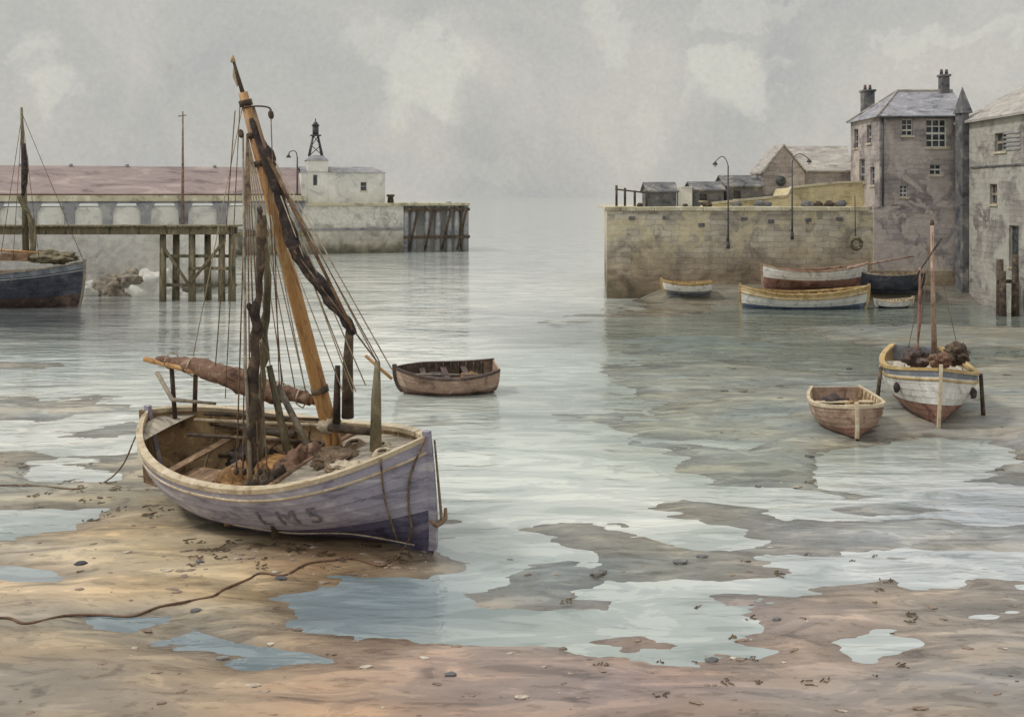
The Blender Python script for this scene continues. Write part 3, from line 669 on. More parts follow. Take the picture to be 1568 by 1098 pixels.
hv=Hull(12.5,3.4,2.35,0.75,0.4,0.0,pf=2.6,rake=0.5,fore=0.1,full=0.6)
q=pw(130,403,60)
lv=empty('moored_sailing_vessel',(q.x-6.2,60.6,-0.35),(0,0,math.radians(-6)))
hv.build(lv,[(0.45,M['darkbrown']),(0.86,M['navy']),(1,M['greyblue'])],M['inside'],M['grey_wood'],n=9,N=30,lap=0.02,rub=(0.86,M['grey_stone'],0.04),gw=0.14)
hv.deck(lv,0.02,0.98,0.2,M['deck'])
Li=Matrix.LocRotScale(lv.location,lv.rotation_euler,None).inverted()
def ll(px,py,Y): return Li@pw(px,py,Y)
tube('mast',[ll(40,400,60.6),ll(37,290,60.6),ll(33,165,60.6)],[0.2,0.15,0.07],M['jetty'],lv,10)
tube('furled_topsail',[ll(36,220,60.5),ll(38,260,60.5),ll(36,300,60.5)],[0.1,0.2,0.1],M['dark_sail'],lv,10,0.6,5)
tube('furled_foresail',[ll(28,300,60.5),ll(48,340,60.5),ll(50,395,60.5)],[0.1,0.2,0.15],M['jetty'],lv,10,0.6,5)
blob('canvas_cover',ll(80,394,60.5),(1.4,0.8,0.4),M['jetty'],lv,0.5,1.9,4,2)
box('deckhouse',ll(10,398,60.9),ll(45,388,60)+Vector((0,-.2,0)),M['brown_wood'],lv)
for q in ((0,400,60),(128,400,60.4),(60,398,59.8),(20,400,59.8)): tube('stay',[ll(34,175,60.6),ll(*q)],0.02,M['rope'],lv,5)
tube('spar',[ll(-20,382,60.4),ll(70,388,60.4)],[0.07,0.09],M['ochre_wood'],lv)

e,hh=small('lifeboat',(17.45,59.4,-0.25),-2,7.6,2.3,1.15,[(0.4,M['blue']),(0.8,M['white']),(1,M['ochre'])],M['ochre'],M['inside'],sb=0.45,ss=0.45,tr=0.0,thw=(0.2,0.35,0.5,0.65,0.8),rub=(0.8,M['ochre'],0.05),full=0.5,gw=0.1,floor=0.35)
e,hh=small('fishing_boat',(18.9,62.0,0.92),2,6.7,2.2,1.15,[(0.5,M['redbrown']),(1,M['white'])],M['pinkbrown'],M['inside'],sb=0.45,ss=0.35,tr=0.0,thw=(0.3,0.5,0.7),gw=0.1,floor=0.35)
tube('spar',[(2.0,0,1.3),(6.2,0,2.0)],[0.07,0.05],M['pinkbrown'],e)
e,hh=small('dark_blue_boat',(23.2,62.3,0.75),175,4.8,1.9,1.05,[(1,M['navy'])],M['grey_wood'],M['inside'],sb=0.35,ss=0.2,tr=0.6)
e,hh=small('small_white_boat',(22.9,59.6,-0.08),5,2.3,1.1,0.5,[(0.4,M['navy']),(1,M['white'])],M['cream'],M['inside'],sb=0.15,ss=0.1,tr=0.6,thw=(0.5,))
e,hh=small('small_white_boat',(10.9,62.2,0.5),176,3.1,1.4,0.75,[(0.4,M['greyblue']),(0.85,M['white']),(1,M['ochre'])],M['ochre'],M['inside'],sb=0.2,ss=0.12,tr=0.65,thw=(0.35,0.65))

# ------------------------------------------------------------------ right quay
Q=[(6.2,65.0),(31,64.0),(60,63.0),(60,84),(7.8,84)]
quay=empty('stone_quay',(0,0,0))
prism('quay_wall',Q,-1.5,5.70,M['quay'],quay)
x=6.05
while x<22.6:
    w=random.uniform(1.0,1.7); y0=65.0-(x-6.2)/24.8; 
    box('coping',(x,y0-0.12,5.703),(x+w-0.02,y0+1.0,5.98+random.uniform(-.02,.03)),M['quaycap'],quay,0.03,0.01); x+=w
box('quay_paving',(7.2,66.1,5.705),(60,84,5.93),M['quaycap'],quay)
prism('house_footing',[(23.3,64.12),(28.7,63.9),(28.7,64.34),(23.3,64.5)],1.2,6.02,M['house'],quay)
prism('house_plinth',[(23.0,63.9),(28.7,63.68),(28.7,64.3),(23.0,64.5)],-0.5,1.9,M['quay'],quay)
for k in range(7):
    X=8+k*2.2+random.uniform(-.4,.4); yy=65.0-(X-6.2)/24.8; zq=4.9+random.uniform(-.3,.3); box('projecting_stone',(X,yy-0.1,zq),(X+0.4,yy+0.1,zq+.22),M['darkstone'],quay)
for px,a,bb in ((944,284,316),(957,288,316),(972,292,316),(990,292,316)):
    Y=65.6; tube('rail_post',[pw(px,bb,Y),pw(px,a,Y)],0.08,M['dark_wood'],quay)
tube('hand_rail',[pw(942,290,65.6),pw(992,296,65.6)],0.05,M['dark_wood'],quay)
tube('hanging_fender_rope',[pw(1309,300,63.6),pw(1310,362,63.6)],0.03,M['iron'],quay,6)
f=pw(1311,373,63.5); 
tube('cork_fender',[f+Vector((0.34*math.cos(a*math.pi/8),0,0.34*math.sin(a*math.pi/8))) for a in range(17)],0.13,M['jetty'],quay,8)
for k in range(14):
    X=random.uniform(8,22); yy=66.0+random.uniform(0,.6); r_=random.uniform(.12,.3)
    blob('lobster_pot',(X,yy,5.98+r_*.5),(r_*1.4,r_,r_),M['dark_wood'] if k%2 else M['darkstone'],quay,0.3,2,2,k)
def slab(name,pxs,Y,th,mat,parent):
    n=len(pxs); vs=[pw(a,b_,Y) for a,b_ in pxs]; vs2=[v_+Vector((0,th,0)) for v_ in vs]
    fs=[tuple(range(n)),tuple(range(n,2*n))]+[(i,(i+1)%n,n+(i+1)%n,n+i) for i in range(n)]
    return mk(name,vs+vs2,fs,mat,parent)
tw=empty('terrace_wall')
top=[(1345,280),(1290,281),(1212,289),(1206,302),(1140,308),(1085,314)]
slab('masonry',[(1070,324),(1345,324)]+top,67.2,4.0,M['terrace'],tw)
for a,b_ in zip(top[:-1],top[1:]):
    p0=pw(a[0],a[1],67.1);p1=pw(b_[0],b_[1],67.1); n_=Vector((0,0.5,0)); u_=Vector((0,0,0.14))
    mk('coping',[p0,p1,p1+n_,p0+n_,p0+u_,p1+u_,p1+n_+u_,p0+n_+u_],[(0,1,5,4),(4,5,6,7),(0,3,7,4),(1,2,6,5),(2,3,7,6)],M['quaycap'],tw)
def hut(name,px0,px1,pyb,pye,pyr,Y,depth,wm,rm,ang=0):
    a=pw(px0,pyb,Y);b_=pw(px1,pyb,Y); W=b_.x-a.x; ze=pw(0,pye,Y).z; zr=pw(0,pyr,Y).z; zb=5.9
    e=empty(name,(a.x,Y,0),(0,0,math.radians(ang)))
    op=[(W*0.2,W*0.2+0.5,zb+0.4*(ze-zb),zb+0.8*(ze-zb),(1,2))] if W>2 else []
    wall_panel('front_wall',(0,0),(1,0),W,zb,ze,op,(0,1),wm,M['dark_wood'],e,0.12)
    d=depth
    mk('gable_left',[(0,0,zb),(0,d,zb),(0,d,ze),(0,d/2,zr),(0,0,ze)],[(0,1,2,3,4)],wm,e)
    mk('gable_right',[(W,0,zb),(W,d,zb),(W,d,ze),(W,d/2,zr),(W,0,ze)],[(0,1,2,3,4)],wm,e)
    mk('back_wall',[(0,d,zb),(W,d,zb),(W,d,ze),(0,d,ze)],[(0,1,2,3)],wm,e)
    o=0.15; sl=(zr-ze)/(d/2)
    vs=[(-o,-o,ze-o*sl+.01),(W+o,-o,ze-o*sl+.01),(W+o,d/2,zr+.01),(-o,d/2,zr+.01),(-o,d+o,ze-o*sl+.01),(W+o,d+o,ze-o*sl+.01)]
    vs+= [(x_,y_,z_+0.1) for x_,y_,z_ in vs]
    mk('roof',vs,[(6,7,8,9),(9,8,11,10),(0,1,7,6),(1,2,8,7),(0,3,9,6),(3,4,10,9),(2,5,11,8),(0,1,2,3),(3,2,5,4),(4,5,11,10)],rm,e)
    return e,W
hut('stone_hut',992,1036,316,294,281,69,3,M['darkstone'],M['darkstone'])
hut('stone_hut',1062,1108,316,292,280,69.5,3.5,M['darkstone'],M['darkstone'])
hut('stone_hut',1112,1168,316,286,270,71,4,M['darkstone'],M['darkstone'])
box('whitewashed_wall',pw(1038,316,69.3),pw(1060,286,69.3)+Vector((0,0.4,0)),M['plaster'],empty('quay_store'))
e,W=hut('gabled_boathouse',1190,1300,300,262,224,73,5.2,M['house'],M['slate_l'],0)
e.rotation_euler[2]=math.radians(-8)
we=empty('gabled_store_building'); a=pw(1168,300,71.5); 
gx0=a.x; gx1=pw(1232,0,71.5).x; gm=(gx0+gx1)/2; ze=pw(0,264,71.5).z; zr=pw(0,224,71.5).z
mk('gable_front',[(gx0,71.5,5.9),(gx1,71.5,5.9),(gx1,71.5,ze),(gm,71.5,zr),(gx0,71.5,ze)],[(0,1,2,3,4)],M['house'],we)
mk('side_wall',[(gx0,71.5,5.9),(gx0,75,5.9),(gx0,75,ze),(gx0,71.5,ze)],[(0,1,2,3)],M['house'],we)
mk('side_wall',[(gx1,71.5,5.9),(gx1,75,5.9),(gx1,75,ze),(gx1,71.5,ze)],[(0,1,2,3)],M['house'],we)
for sgn,gx in ((-1,gx0),(1,gx1)):
    vs=[(gm,71.35,zr+.02),(gx+sgn*.15,71.35,ze-0.1),(gx+sgn*.15,75,ze-0.1),(gm,75,zr+.02)]; vs+=[(x_,y_,z_+.14) for x_,y_,z_ in vs]
    mk('roof_slope',vs,[(0,1,2,3),(4,5,6,7),(0,1,5,4),(1,2,6,5),(2,3,7,6),(0,3,7,4)],M['slate_l'],we)
tube('round_window',[(gm-.2,71.46,7.75),(gm-.2,71.6,7.75)],0.36,M['glass'],we,20)

def lamp(px,pytop,pybase,Y,side,armpx):
    b0=pw(px,pybase,Y); e=empty('street_lamp',b0)
    t=pw(px,pytop+14,Y)-b0; a=pw(px+side*armpx*0.5,pytop,Y)-b0; c=pw(px+side*armpx,pytop+8,Y)-b0
    tube('post',[(0,0,0),(0,0,t.z*0.3),(0,0,t.z)],[0.07,0.055,0.045],M['iron'],e)
    tube('arm',[(0,0,t.z),(side*0.15,0,t.z+0.4),(a.x,0,a.z),(c.x,0,c.z)],0.03,M['iron'],e,6,0,5)
    tube('shade',[(c.x,0,c.z),(c.x,0,c.z-0.2)],[0.06,0.2],M['iron'],e,12)
    blob('bulb',(c.x,0,c.z-0.24),(0.1,0.1,0.12),M['white'],e,0.0)
    for z in (0.5,1.8): box('wall_bracket',(-0.06,0.0,z),(0.06,0.35,z+0.08),M['iron'],e,0)
    tube('base',[(0,0,-0.05),(0,0,0.4)],[0.12,0.1],M['iron'],e)
lamp(1115,240,380,64.45,-1,20); lamp(1213,236,366,64.1,1,26)

# ------------------------------------------------------------------ house
house=empty('stone_house')
hx0,hx1,hy0,hy1=23.75,29.45,64.35,69.8; zb,ze,zr=5.96,11.85,13.75
def hx(px): return (px-784)/F*hy0-hx0
def hz(py): return CH-(py-300)/F*hy0
wall_panel('front_wall',(hx0,hy0),(1,0),hx1-hx0,zb,ze,[(hx(1381),hx(1398),hz(208),hz(183),(2,3)),(hx(1418),hx(1450),hz(226),hz(183),(3,4)),(hx(1424),hx(1442),hz(268),hz(252),(2,2)),(hx(1378),hx(1390),hz(302),hz(284),(2,3))],(0,1),M['house'],M['white'],house)
wall_panel('side_wall',(hx0,hy1),(0,-1),hy1-hy0,zb,ze,[(0.7,1.5,10.0,11.3,(2,3)),(3.2,4.0,10.2,11.4,(2,3)),(1.7,2.8,7.6,9.2,(2,3)),(3.8,4.6,7.4,8.6,(2,3))],(1,0),M['house'],M['grey_stone'],house)
mk('back_wall',[(hx0,hy1,zb),(hx1,hy1,zb),(hx1,hy1,ze),(hx0,hy1,ze)],[(0,1,2,3)],M['house'],house)
mk('end_wall',[(hx1,hy0,zb),(hx1,hy1,zb),(hx1,hy1,ze),(hx1,hy0,ze)],[(0,1,2,3)],M['house'],house)
o=0.22; my=(hy0+hy1)/2
mk('hipped_roof',[(hx0-o,hy0-o,ze-.05),(hx1+o,hy0-o,ze-.05),(hx1+o,hy1+o,ze-.05),(hx0-o,hy1+o,ze-.05),(hx0+2.2,my,zr),(hx1+o,my,zr)],[(0,1,5,4),(2,3,4,5),(3,0,4),(1,2,5),(0,1,2,3)],M['slate'],house)
tube('ridge_tiles',[(hx0+2.2,my,zr+.02),(hx1+o,my,zr+.02)],0.1,M['slate_l'],house)
for a in ((hx0-o,hy0-o),(hx0-o,hy1+o)): tube('hip_tiles',[(a[0],a[1],ze),(hx0+2.2,my,zr+.02)],0.08,M['slate_l'],house)
tube('gutter',[(hx0-o-.05,hy0-o-.05,ze-.08),(hx1+o,hy0-o-.05,ze-.08)],0.08,M['iron'],house)
def chimney(x,y,z0,z1,w,parent):
    box('chimney_stack',(x-w/2,y-w/2,z0),(x+w/2,y+w/2,z1),M['darkstone'],parent,0.02)
    box('chimney_cap',(x-w/2-.08,y-w/2-.08,z1+0.002),(x+w/2+.08,y+w/2+.08,z1+.15),M['darkstone'],parent,0.02)
    for d in (-.17,.17): tube('chimney_pot',[(x+d,y,z1+.15),(x+d,y,z1+.5)],[0.12,0.09],M['darkbrown'],parent)
chimney(24.75,69.3,11.6,13.9,0.75,house); chimney(29.1,my,13.2,14.7,0.55,house)
for x in (23.95,): tube('downpipe',[(x,hy0-0.08,ze-.1),(x,hy0-0.08,6.0)],0.06,M['iron'],house)
hb=empty('harbour_store_building')
bx0,bx1,by0,by1=28.75,37,55.5,63.9; ze2,zr2=11.35,13.2
wall_panel('side_wall',(bx0,by1),(0,-1),by1-by0,-1.0,ze2,[(4.6,6.0,9.3,10.4,(2,2)),(4.0,4.9,6.2,7.4,(2,2)),(6.3,7.4,2.6,5.0,(1,1))],(1,0),M['house2'],M['grey_wood'],hb)
wall_panel('front_wall',(bx0,by0),(1,0),bx1-bx0,-1.0,ze2,[(2,3,8.5,10,(2,3)),(5,6,8.5,10,(2,3)),(2,3,5,6.5,(2,3))],(0,1),M['house2'],M['white'],hb)
mk('end_walls',[(bx1,by0,-1),(bx1,by1+6,-1),(bx1,by1+6,ze2),(bx1,by0,ze2)],[(0,1,2,3)],M['house2'],hb)
xm=(bx0+bx1)/2
mk('gables',[(bx0,by0+.01,ze2),(bx1,by0+.01,ze2),(xm,by0+.01,zr2+.4),(bx0,by1-.01,ze2),(bx1,by1-.01,ze2),(xm,by1-.01,zr2+.4)],[(0,1,2),(3,4,5)],M['house2'],hb)
for sgn,gx in ((-1,bx0),(1,bx1)):
    vs=[(xm,by0-.2,zr2+.42),(gx+sgn*.3,by0-.2,ze2-.1),(gx+sgn*.3,by1+.3,ze2-.1),(xm,by1+.3,zr2+.42)]; vs+=[(x_,y_,z_+.14) for x_,y_,z_ in vs]
    mk('roof_slope',vs,[(0,1,2,3),(4,5,6,7),(0,1,5,4),(1,2,6,5),(2,3,7,6),(0,3,7,4)],M['slate_l'],hb)
box('buttress_tower',(28.3,62.6,-1),(28.745,63.6,11.9),M['darkstone'],hb,0.03)
mk('buttress_cap',[(28.2,62.5,11.9),(28.95,62.5,11.9),(28.95,63.7,11.9),(28.2,63.7,11.9),(28.5,63,13.6)],[(0,1,4),(1,2,4),(2,3,4),(3,0,4),(0,1,2,3)],M['darkstone'],hb)
box('string_course',(28.68,55.4,8.4),(28.747,62.3,8.52),M['darkstone'],hb)
for k in range(5): box('shutter_slat',(28.70,56.3,9.3+k*0.24),(28.745,58.2,9.42+k*0.24),M['grey_stone'],hb)
dl=empty('mooring_dolphin')
for (x,y_,z1) in ((27.6,56.3,3.1),(28.1,55.6,3.4),(27.3,55.4,2.5)): tube('pile',[(x,y_,-1),(x,y_,z1)],[0.22,0.18],M['dark_wood'],dl,9,0.1)
box('cross_beam',(27.2,55.75,1.8),(28.3,55.95,2.0),M['dark_wood'],dl)

# ------------------------------------------------------------------ left pier
A=Vector((-5.4,120,0)); ang=math.atan2(-0.303,-0.953)
pier=empty('stone_pier',A,(0,0,ang))
def up(px):
    k=(px-784)/F; return (-5.4-120*k)/(0.953-0.303*k)
def zp(px,py): return CH-(py-300)/F*(120-0.303*up(px))
U=95
u62=up(618)
box('pier_body',(u62,-9,-1.5),(U,0,5.5),M['pier'],pier,0)
box('pier_head_core',(0.6,-8.5,-1.5),(u62-0.01,-1.6,5.5),M['plaster'],pier,0)
box('pier_head_cap',(-0.3,-9.2,5.503),(up(455),0.25,5.85),M['quaycap'],pier,0.04)
box('pier_ledge',(u62,0.003,2.7),(up(375),0.18,2.95),M['grey_stone'],pier,0.03)
for px in (622,634,655,671,688,700,713):
    u=up(px); tube('timber_pile',[(u,-0.3,-1.5),(u,-0.3,5.7+random.uniform(-.3,.3))],[0.42,0.34],M['grey_stone'] if px%3 else M['jetty'],pier,9,0.12)
for px in (626,650,676,700): tube('brace',[(up(px),0.1,0.2),(up(px+14),0.1,5.0)],0.14,M['dark_wood'],pier)
for z in (1.6,4.9): box('wale',(-0.3,-0.15,z),(u62,0.2,z+0.35),M['dark_wood'],pier)
for k in range(4): tube('timber_pile',[(-0.2,-1.5-2*k,-1.5),(-0.2,-1.5-2*k,5.8)],0.38,M['jetty'],pier,9,0.08)
ua=up(468)
box('arcade_top_beam',(ua,-1.2,6.1),(U,0.35,6.72),M['quaycap'],pier,0.03)
box('arcade_shadow_strip',(ua,-1.2,5.853),(U,0.16,6.097),M['grey_stone'],pier,0.0)  # grey strip stands in for the shade below the top beam
box('arcade_wall',(ua,0.003,2.9),(U,0.1,5.5),M['plaster'],pier,0)
px=455
while True:
    u=up(px)
    if u>U-1: break
    box('pilaster',(u-0.5,0.104,2.6),(u+0.5,0.45,5.85),M['grey_stone'],pier,0.05)
    mk('pilaster_corbel',[(u-1.0,0.104,5.85),(u+1.0,0.104,5.85),(u+0.5,0.104,5.0),(u-.5,0.104,5.0),(u-1.0,0.43,5.85),(u+1.0,0.43,5.85),(u+.52,0.43,5.0),(u-.52,0.43,5.0)],[(4,5,6,7),(0,4,7,3),(1,5,6,2)],M['grey_stone'],pier)
    px-=58
box('pier_stringer',(ua,0.104,2.2),(U,0.7,2.6),M['jetty'],pier,0.04)
shed=empty('red_roofed_shed',A,(0,0,ang))
us=up(462)
mk('shed_front',[(us,-1.5,5.9),(U,-1.5,5.9),(U,-1.5,7.1),(us,-1.5,7.1)],[(0,1,2,3)],M['redbrown'],shed)
mk('shed_gable',[(us,-1.5,5.9),(us,-8.5,5.9),(us,-8.5,7.1),(us,-5,9.9),(us,-1.5,7.1)],[(0,1,2,3,4)],M['plaster'],shed)
vs=[(us-.3,-1.1,6.82),(U,-1.1,6.82),(U,-5,9.9),(us-.3,-5,9.9),(us-.3,-8.9,6.82),(U,-8.9,6.82)]; vs+=[(a_,b_,c_+.15) for a_,b_,c_ in vs]
mk('roof',vs,[(6,7,8,9),(9,8,11,10),(0,1,7,6),(0,3,9,6),(3,4,10,9),(0,1,2,3),(3,2,5,4)],M['redroof'],shed)
for px in (20,100,190,330,400): tube('roof_vent',[(up(px),-5,9.9),(up(px),-5,10.25)],0.2,M['grey_stone'],shed)
kb=empty('white_harbour_office',A,(0,0,ang))
u0,u1=up(592),up(463)
zt1=zp(560,264); uw=up(484)-u0
wall_panel('front_wall',(u0,-1.0),(1,0),u1-u0,5.853,zt1,[(2.2,2.9,7.3,8.3,(1,2))],(0,-1),M['plaster'],M['grey_stone'],kb)
mk('walls',[(u0,-1,5.85),(u0,-6,5.85),(u0,-6,zt1),(u0,-1,zt1),(u1,-1,5.85),(u1,-6,5.85),(u1,-6,zt1),(u1,-1,zt1)],[(0,1,2,3),(4,5,6,7),(1,5,6,2)],M['plaster'],kb)
mk('roof',[(u0-.2,-.8,zt1),(u1+.1,-.8,zt1),(u1+.1,-3.2,zt1+0.7),(u0+1.2,-3.2,zt1+0.7),(u0-.2,-6.2,zt1),(u1+.1,-6.2,zt1)],[(0,1,2,3),(3,2,5,4),(0,3,4),(0,1,5,4)],M['grey_stone'],kb)
ut0,ut1=up(504),up(472)
zt2=zp(487,240)
box('tower_base',(ut0,-4,5.85),(ut1,-0.9,zt2-0.4),M['plaster'],kb,0.05)
mk('tower_window',[(uc_,-0.86,zp(484,284)) for uc_ in (up(487),up(481))]+[(uc_,-0.86,zp(484,268)) for uc_ in (up(481),up(487))],[(0,1,2,3)],M['glass'],kb)
mk('tower_cap',[(ut0-.1,-4.1,zt2-.4),(ut1+.1,-4.1,zt2-.4),(ut1+.1,-.8,zt2-.4),(ut0-.1,-.8,zt2-.4),(ut0+.5,-3.2,zt2+.2),(ut1-.5,-3.2,zt2+.2),(ut1-.5,-1.7,zt2+.2),(ut0+.5,-1.7,zt2+.2)],[(0,1,5,4),(1,2,6,5),(2,3,7,6),(3,0,4,7),(4,5,6,7),(0,1,2,3)],M['grey_stone'],kb)
uc=up(487); bc=empty('harbour_beacon',A,(0,0,ang)); zb0=zt2+0.2; zb1=zp(487,207); ztop=zp(487,182)
for sx in (-1,1):
    for sy_ in (-1,1):
        tube('leg',[(uc+sx*0.75,-2.45+sy_*0.7,zb0-.05),(uc+sx*0.28,-2.45+sy_*0.28,zb1)],0.09,M['iron'],bc,6)
    for k in range(2):
        f0,f1=k/2,(k+1)/2; w0=.75-.47*f0; w1=.75-.47*f1; za=zb0+(zb1-zb0)*f0; zc=zb0+(zb1-zb0)*f1
        tube('brace',[(uc+sx*w0,-1.8,za),(uc-sx*w1,-2.1,zc)],0.05,M['iron'],bc,5)
box('gallery',(uc-.6,-3.05,zb1),(uc+.6,-1.85,zb1+.15),M['iron'],bc,0.02)
tube('lantern',[(uc,-2.45,zb1+.15),(uc,-2.45,zb1+1.2)],[0.36,0.36],M['iron'],bc,10)
tube('lantern_roof',[(uc,-2.45,zb1+1.2),(uc,-2.45,zb1+1.75)],[0.5,0.08],M['iron'],bc,10)
tube('finial',[(uc,-2.45,zb1+1.7),(uc,-2.45,ztop+.2)],0.06,M['iron'],bc,6)
PM=Matrix.LocRotScale(A,Euler((0,0,ang)),None)
def pier_lamp(px,pt,side):
    u=up(px); e=empty('pier_lamp',PM@Vector((u,-0.6,5.85)))
    H=zp(px,pt)-5.85
    tube('post',[(0,0,0),(0,0,H*0.9)],[0.12,0.08],M['iron'],e); tube('arm',[(0,0,H*0.88),(side*.2,0,H),(side*.8,0,H),(side*1.0,0,H*0.94)],0.06,M['iron'],e,6,0,4)
    tube('shade',[(side,0,H*.95),(side,0,H*.88)],[0.08,0.32],M['iron'],e,10)
pier_lamp(456,232,-1)
bo=empty('mooring_bollard',PM@Vector((up(600),-0.8,5.85)))
tube('bollard_post',[(0,0,0),(0,0,0.7),(0,0,0.75),(0,0,1.0)],[0.4,0.32,0.5,0.45],M['dark_wood'],bo,10)
fp=empty('flagpole',PM@Vector((up(280),0.9,2.3)))
Hf=zp(280,172)-2.3; tube('pole',[(0,0,0),(0,0,Hf*.55),(0,0,Hf)],[0.2,0.14,0.08],M['brownhull'],fp); tube('crosstree',[(-.5,0,Hf*.96),(.4,0,Hf*.97)],0.05,M['dark_wood'],fp)

# ------------------------------------------------------------------ shore wall + jetty left
sw=empty('shore_wall')
prism('masonry',[(-60,67.6),(-22.6,67.6),(-21.6,69),(-21.6,76),(-60,76)],-1.5,4.25,M['shorewall'],sw)
for k,(x,z,r) in enumerate(((-24.3,0.1,1.5),(-26.6,0.0,1.2),(-28.6,-0.1,1.0),(-31,0,0.9),(-23.0,-0.2,0.9),(-25.5,0.9,0.8))):
    blob('rubble',(x,66.9,z),(r*1.2,0.7,r),M['grey_wood'] if k%2 else M['plaster'],sw,0.45,1.8,4,k*3)
jt=empty('timber_jetty')
def jx(px): return (px-784)/F*64
box('deck_edge_beam',(-60,62.8,4.25),(jx(362),63.05,4.72),M['jetty'],jt)
x=-60
while x<jx(364): box('deck_plank',(x,62.6,4.725),(x+0.27,64.5,4.83+random.uniform(-.01,.01)),M['jetty'],jt,0.01); x+=0.3
box('deck_edge_beam',(-60,64.1,4.25),(jx(362),64.3,4.72),M['jetty'],jt)
for px,y_ in ((256,63.2),(268,64.1),(300,63.2),(318,64.1),(345,63.2),(361,63.2),(354,64.1)):
    X=jx(px); tube('pile',[(X,y_,-1.2),(X+random.uniform(-.05,.05),y_,4.25)],[0.24,0.2],M['jetty'],jt,9,0.15)
for z,y_,a_,b_ in ((2.75,63.45,250,366),(2.0,62.95,296,366),(0.9,63.4,250,366)): box('cross_beam',(jx(a_),y_,z),(jx(b_),y_+0.2,z+0.2),M['jetty'],jt)
tube('diagonal_brace',[(jx(260),62.95,3.4),(jx(300),62.95,0.9)],0.1,M['jetty'],jt); tube('diagonal_brace',[(jx(300),62.9,1.2),(jx(352),62.9,3.9)],0.1,M['jetty'],jt)

# ------------------------------------------------------------------ pebbles, seaweed
random.seed(9)
vs=[];fs=[];
def addstone(x,y_,z,sx,sy_,sz):
    bm=bmesh.new(); bmesh.ops.create_icosphere(bm,subdivisions=1,radius=1); base=len(vs); sd=random.random()*50; a=random.uniform(-.5,.5)
    for v_ in bm.verts:
        c=v_.co*(1+0.45*mnoise.noise(v_.co*1.7+Vector((sd,0,0)))); X,Y_=c.x*sx,c.y*sy_
        vs.append(Vector((x+X*math.cos(a)-Y_*math.sin(a),y_+X*math.sin(a)+Y_*math.cos(a),z+c.z*sz)))
    for f_ in bm.faces: fs.append(tuple(base+v_.index for v_ in f_.verts))
    bm.free()
px_=np.random.RandomState(3)
cand=[(px_.uniform(-100,1668),px_.uniform(860,1110)) for _ in range(240)]+[(px_.uniform(250,660),px_.uniform(840,900)) for _ in range(110)]+[(px_.uniform(-50,260),px_.uniform(700,860)) for _ in range(70)]+[(px_.uniform(900,1568),px_.uniform(590,760)) for _ in range(50)]
pos=[pg(a,b_) for a,b_ in cand]; hs_=height(np.array([[p.x for p in pos]]),np.array([[p.y for p in pos]]))[0]
for p,hz_ in zip(pos,hs_):
    if hz_<0.0: continue
    r=random.choice([0.012,0.015,0.02,0.025,0.035,0.05]); addstone(p.x,p.y,hz_+r*0.12,r*random.uniform(1.2,2.8),r,r*0.45)
mk('beach_pebbles',vs,fs,M['pebble'])
vs=[];fs=[]
for (a,b_,r) in ((915,880,0.10),(1042,866,0.10),(430,890,0.07),(306,868,0.06),(125,868,0.08),(340,1010,0.06),(690,1040,0.06),(1090,1012,0.07),(300,940,0.06),(1075,855,0.07),(640,820,0.06),(1190,950,0.05),(1240,700,0.08),(1110,600,.1),(1300,565,.1)):
    p=pg(a,b_); addstone(p.x,p.y,max(gh(p.x,p.y),0)+r*0.2,r*1.7,r,r*0.6)
mk('beach_rocks',vs,fs,M['darkstone'])
vs=[];fs=[]
for k in range(150):
    a,b_=random.choice([(random.uniform(280,640),random.uniform(835,880)),(random.uniform(20,260),random.uniform(710,800)),(random.uniform(850,1400),random.uniform(850,1080)),(random.uniform(1000,1560),random.uniform(480,760))])
    p=pg(a,b_); z=gh(p.x,p.y)
    if z<-0.01: continue
    sc=p.y/20*random.uniform(.3,1)
    for j in range(5):
        an=random.uniform(-1.2,1.2); L_=random.uniform(.05,.2)*sc; x0=p.x+random.uniform(-.15,.15)*sc; y0=p.y+random.uniform(-.1,.1)*sc; base=len(vs)
        d=Vector((math.cos(an),math.sin(an),0)); nn=Vector((-d.y,d.x,0))*0.02*sc
        vs+=[Vector((x0,y0,z+.015))-nn,Vector((x0,y0,z+.02))+nn,Vector((x0,y0,z+.03))+d*L_+nn*.6,Vector((x0,y0,z+.015))+d*L_*1.05-nn*.6]; fs.append((base,base+1,base+2,base+3))
mk('seaweed',vs,fs,M['weed'])

# ------------------------------------------------------------------ world
w=bpy.data.worlds.new('World'); scene.world=w; w.use_nodes=True; nt=w.node_tree; nt.nodes.clear()
out=nt.nodes.new('ShaderNodeOutputWorld'); bg=nt.nodes.new('ShaderNodeBackground'); bg.inputs[1].default_value=0.1; nt.links.new(bg.outputs[0],out.inputs[0])
sky=nt.nodes.new('ShaderNodeTexSky'); sky.sky_type='NISHITA'; sky.sun_disc=False; sky.sun_elevation=math.radians(48); sky.sun_rotation=math.radians(-105); sky.air_density=1.5; sky.dust_density=3
tc=nt.nodes.new('ShaderNodeTexCoord'); D=tc.outputs['Generated']
wn=noise(nt,D,13,5,0.62,0.3); sc=nt.nodes.new('ShaderNodeVectorMath'); sc.operation='MULTIPLY_ADD'; nt.links.new(wn.outputs['Color'],sc.inputs[0]); sc.inputs[1].default_value=(0.15,0.15,0.15); nt.links.new(D,sc.inputs[2])
off=nt.nodes.new('ShaderNodeVectorMath'); off.operation='SUBTRACT'; nt.links.new(sc.outputs[0],off.inputs[0]); off.inputs[1].default_value=(0.075,0.075,0.075)
wd=off.outputs[0]
total=None
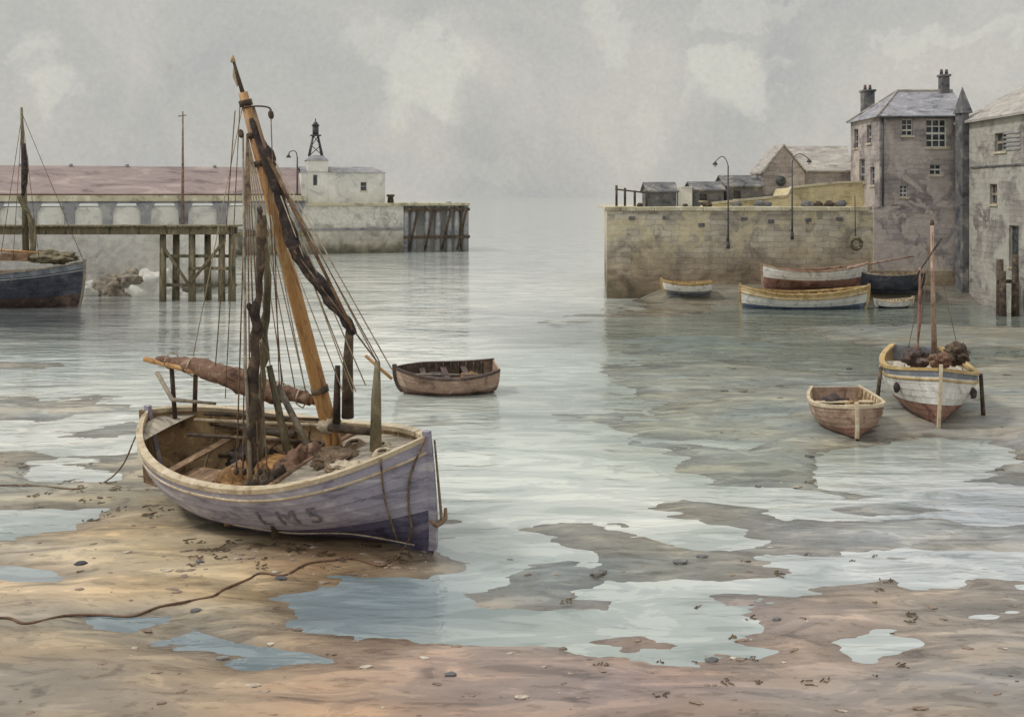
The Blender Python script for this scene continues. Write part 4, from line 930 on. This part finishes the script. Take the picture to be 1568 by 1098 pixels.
for (px,py,rx,rz,st_) in ((650,120,0.034,0.042,0.8),(600,70,0.03,0.028,0.5),(85,130,0.022,0.032,0.65),(1140,125,0.03,0.03,0.75),(950,60,0.018,0.035,0.5),(1440,62,0.05,0.009,0.5),(1000,190,0.018,0.03,0.25),(1130,15,0.035,0.012,0.4),(760,250,0.03,0.012,0.2)):
    d=Vector((px-784,F,300-py)).normalized()
    s_=nt.nodes.new('ShaderNodeVectorMath'); s_.operation='SUBTRACT'; nt.links.new(wd,s_.inputs[0]); s_.inputs[1].default_value=d
    m_=nt.nodes.new('ShaderNodeVectorMath'); m_.operation='MULTIPLY'; nt.links.new(s_.outputs[0],m_.inputs[0]); m_.inputs[1].default_value=(1/rx,1/rx*0.4,1/rz)
    l_=nt.nodes.new('ShaderNodeVectorMath'); l_.operation='LENGTH'; nt.links.new(m_.outputs[0],l_.inputs[0])
    mr=nt.nodes.new('ShaderNodeMapRange'); mr.interpolation_type='SMOOTHSTEP'; nt.links.new(l_.outputs['Value'],mr.inputs[0]); mr.inputs[1].default_value=0.75; mr.inputs[2].default_value=1.45; mr.inputs[3].default_value=st_; mr.inputs[4].default_value=0
    total=mr.outputs[0] if total is None else mth(nt,'MAXIMUM',total,mr.outputs[0])
n1=noise(nt,D,5.5,5,0.6,0.8); r1=ramp(nt,[(0.35,C(180,180,178)),(0.5,C(189,188,183)),(0.66,C(199,196,188))]); nt.links.new(n1.outputs[0],r1.inputs[0])
base=mix(nt,mth(nt,'MULTIPLY',total,0.8),r1.outputs[0],C(216,214,203))
n2=noise(nt,D,38,3,0.6); r2=ramp(nt,[(0.66,(1,1,1,1)),(0.74,(0.95,0.89,0.78,1))]); nt.links.new(n2.outputs[0],r2.inputs[0]); base=mix(nt,0.6,base,r2.outputs[0],'MULTIPLY')
n3=noise(nt,D,200,2,0.7); r3=ramp(nt,[(0.3,(0.94,0.94,0.94,1)),(0.7,(1.05,1.05,1.05,1))]); nt.links.new(n3.outputs[0],r3.inputs[0]); base=mix(nt,0.8,base,r3.outputs[0],'MULTIPLY')
sp=nt.nodes.new('ShaderNodeSeparateXYZ'); nt.links.new(D,sp.inputs[0])
mr=nt.nodes.new('ShaderNodeMapRange'); nt.links.new(sp.outputs[2],mr.inputs[0]); mr.inputs[1].default_value=0.22; mr.inputs[2].default_value=1.0; mr.inputs[3].default_value=10.2; mr.inputs[4].default_value=21.0
v_=nt.nodes.new('ShaderNodeVectorMath'); v_.operation='SCALE'; nt.links.new(base,v_.inputs[0]); nt.links.new(mr.outputs[0],v_.inputs[3])
fin=mix(nt,0.94,sky.outputs[0],v_.outputs[0]); nt.links.new(fin,bg.inputs[0])
sl=bpy.data.lights.new('sun','SUN'); sl.energy=1.5; sl.angle=math.radians(10); sl.color=(1,0.96,0.9)
so=bpy.data.objects.new('sun',sl); link(so); dirv=Vector((0.62,0.06,-0.78)); so.rotation_euler=dirv.to_track_quat('-Z','Y').to_euler()
cam=bpy.data.cameras.new('camera'); cam.lens=35; cam.sensor_width=36; cam.shift_y=-249/1568; cam.clip_end=9000
co=bpy.data.objects.new('camera',cam); co.location=(0,0,CH); co.rotation_euler=(math.radians(90),0,0); link(co); scene.camera=co
scene.view_settings.view_transform='Standard'; scene.view_settings.look='None'; scene.view_settings.exposure=0
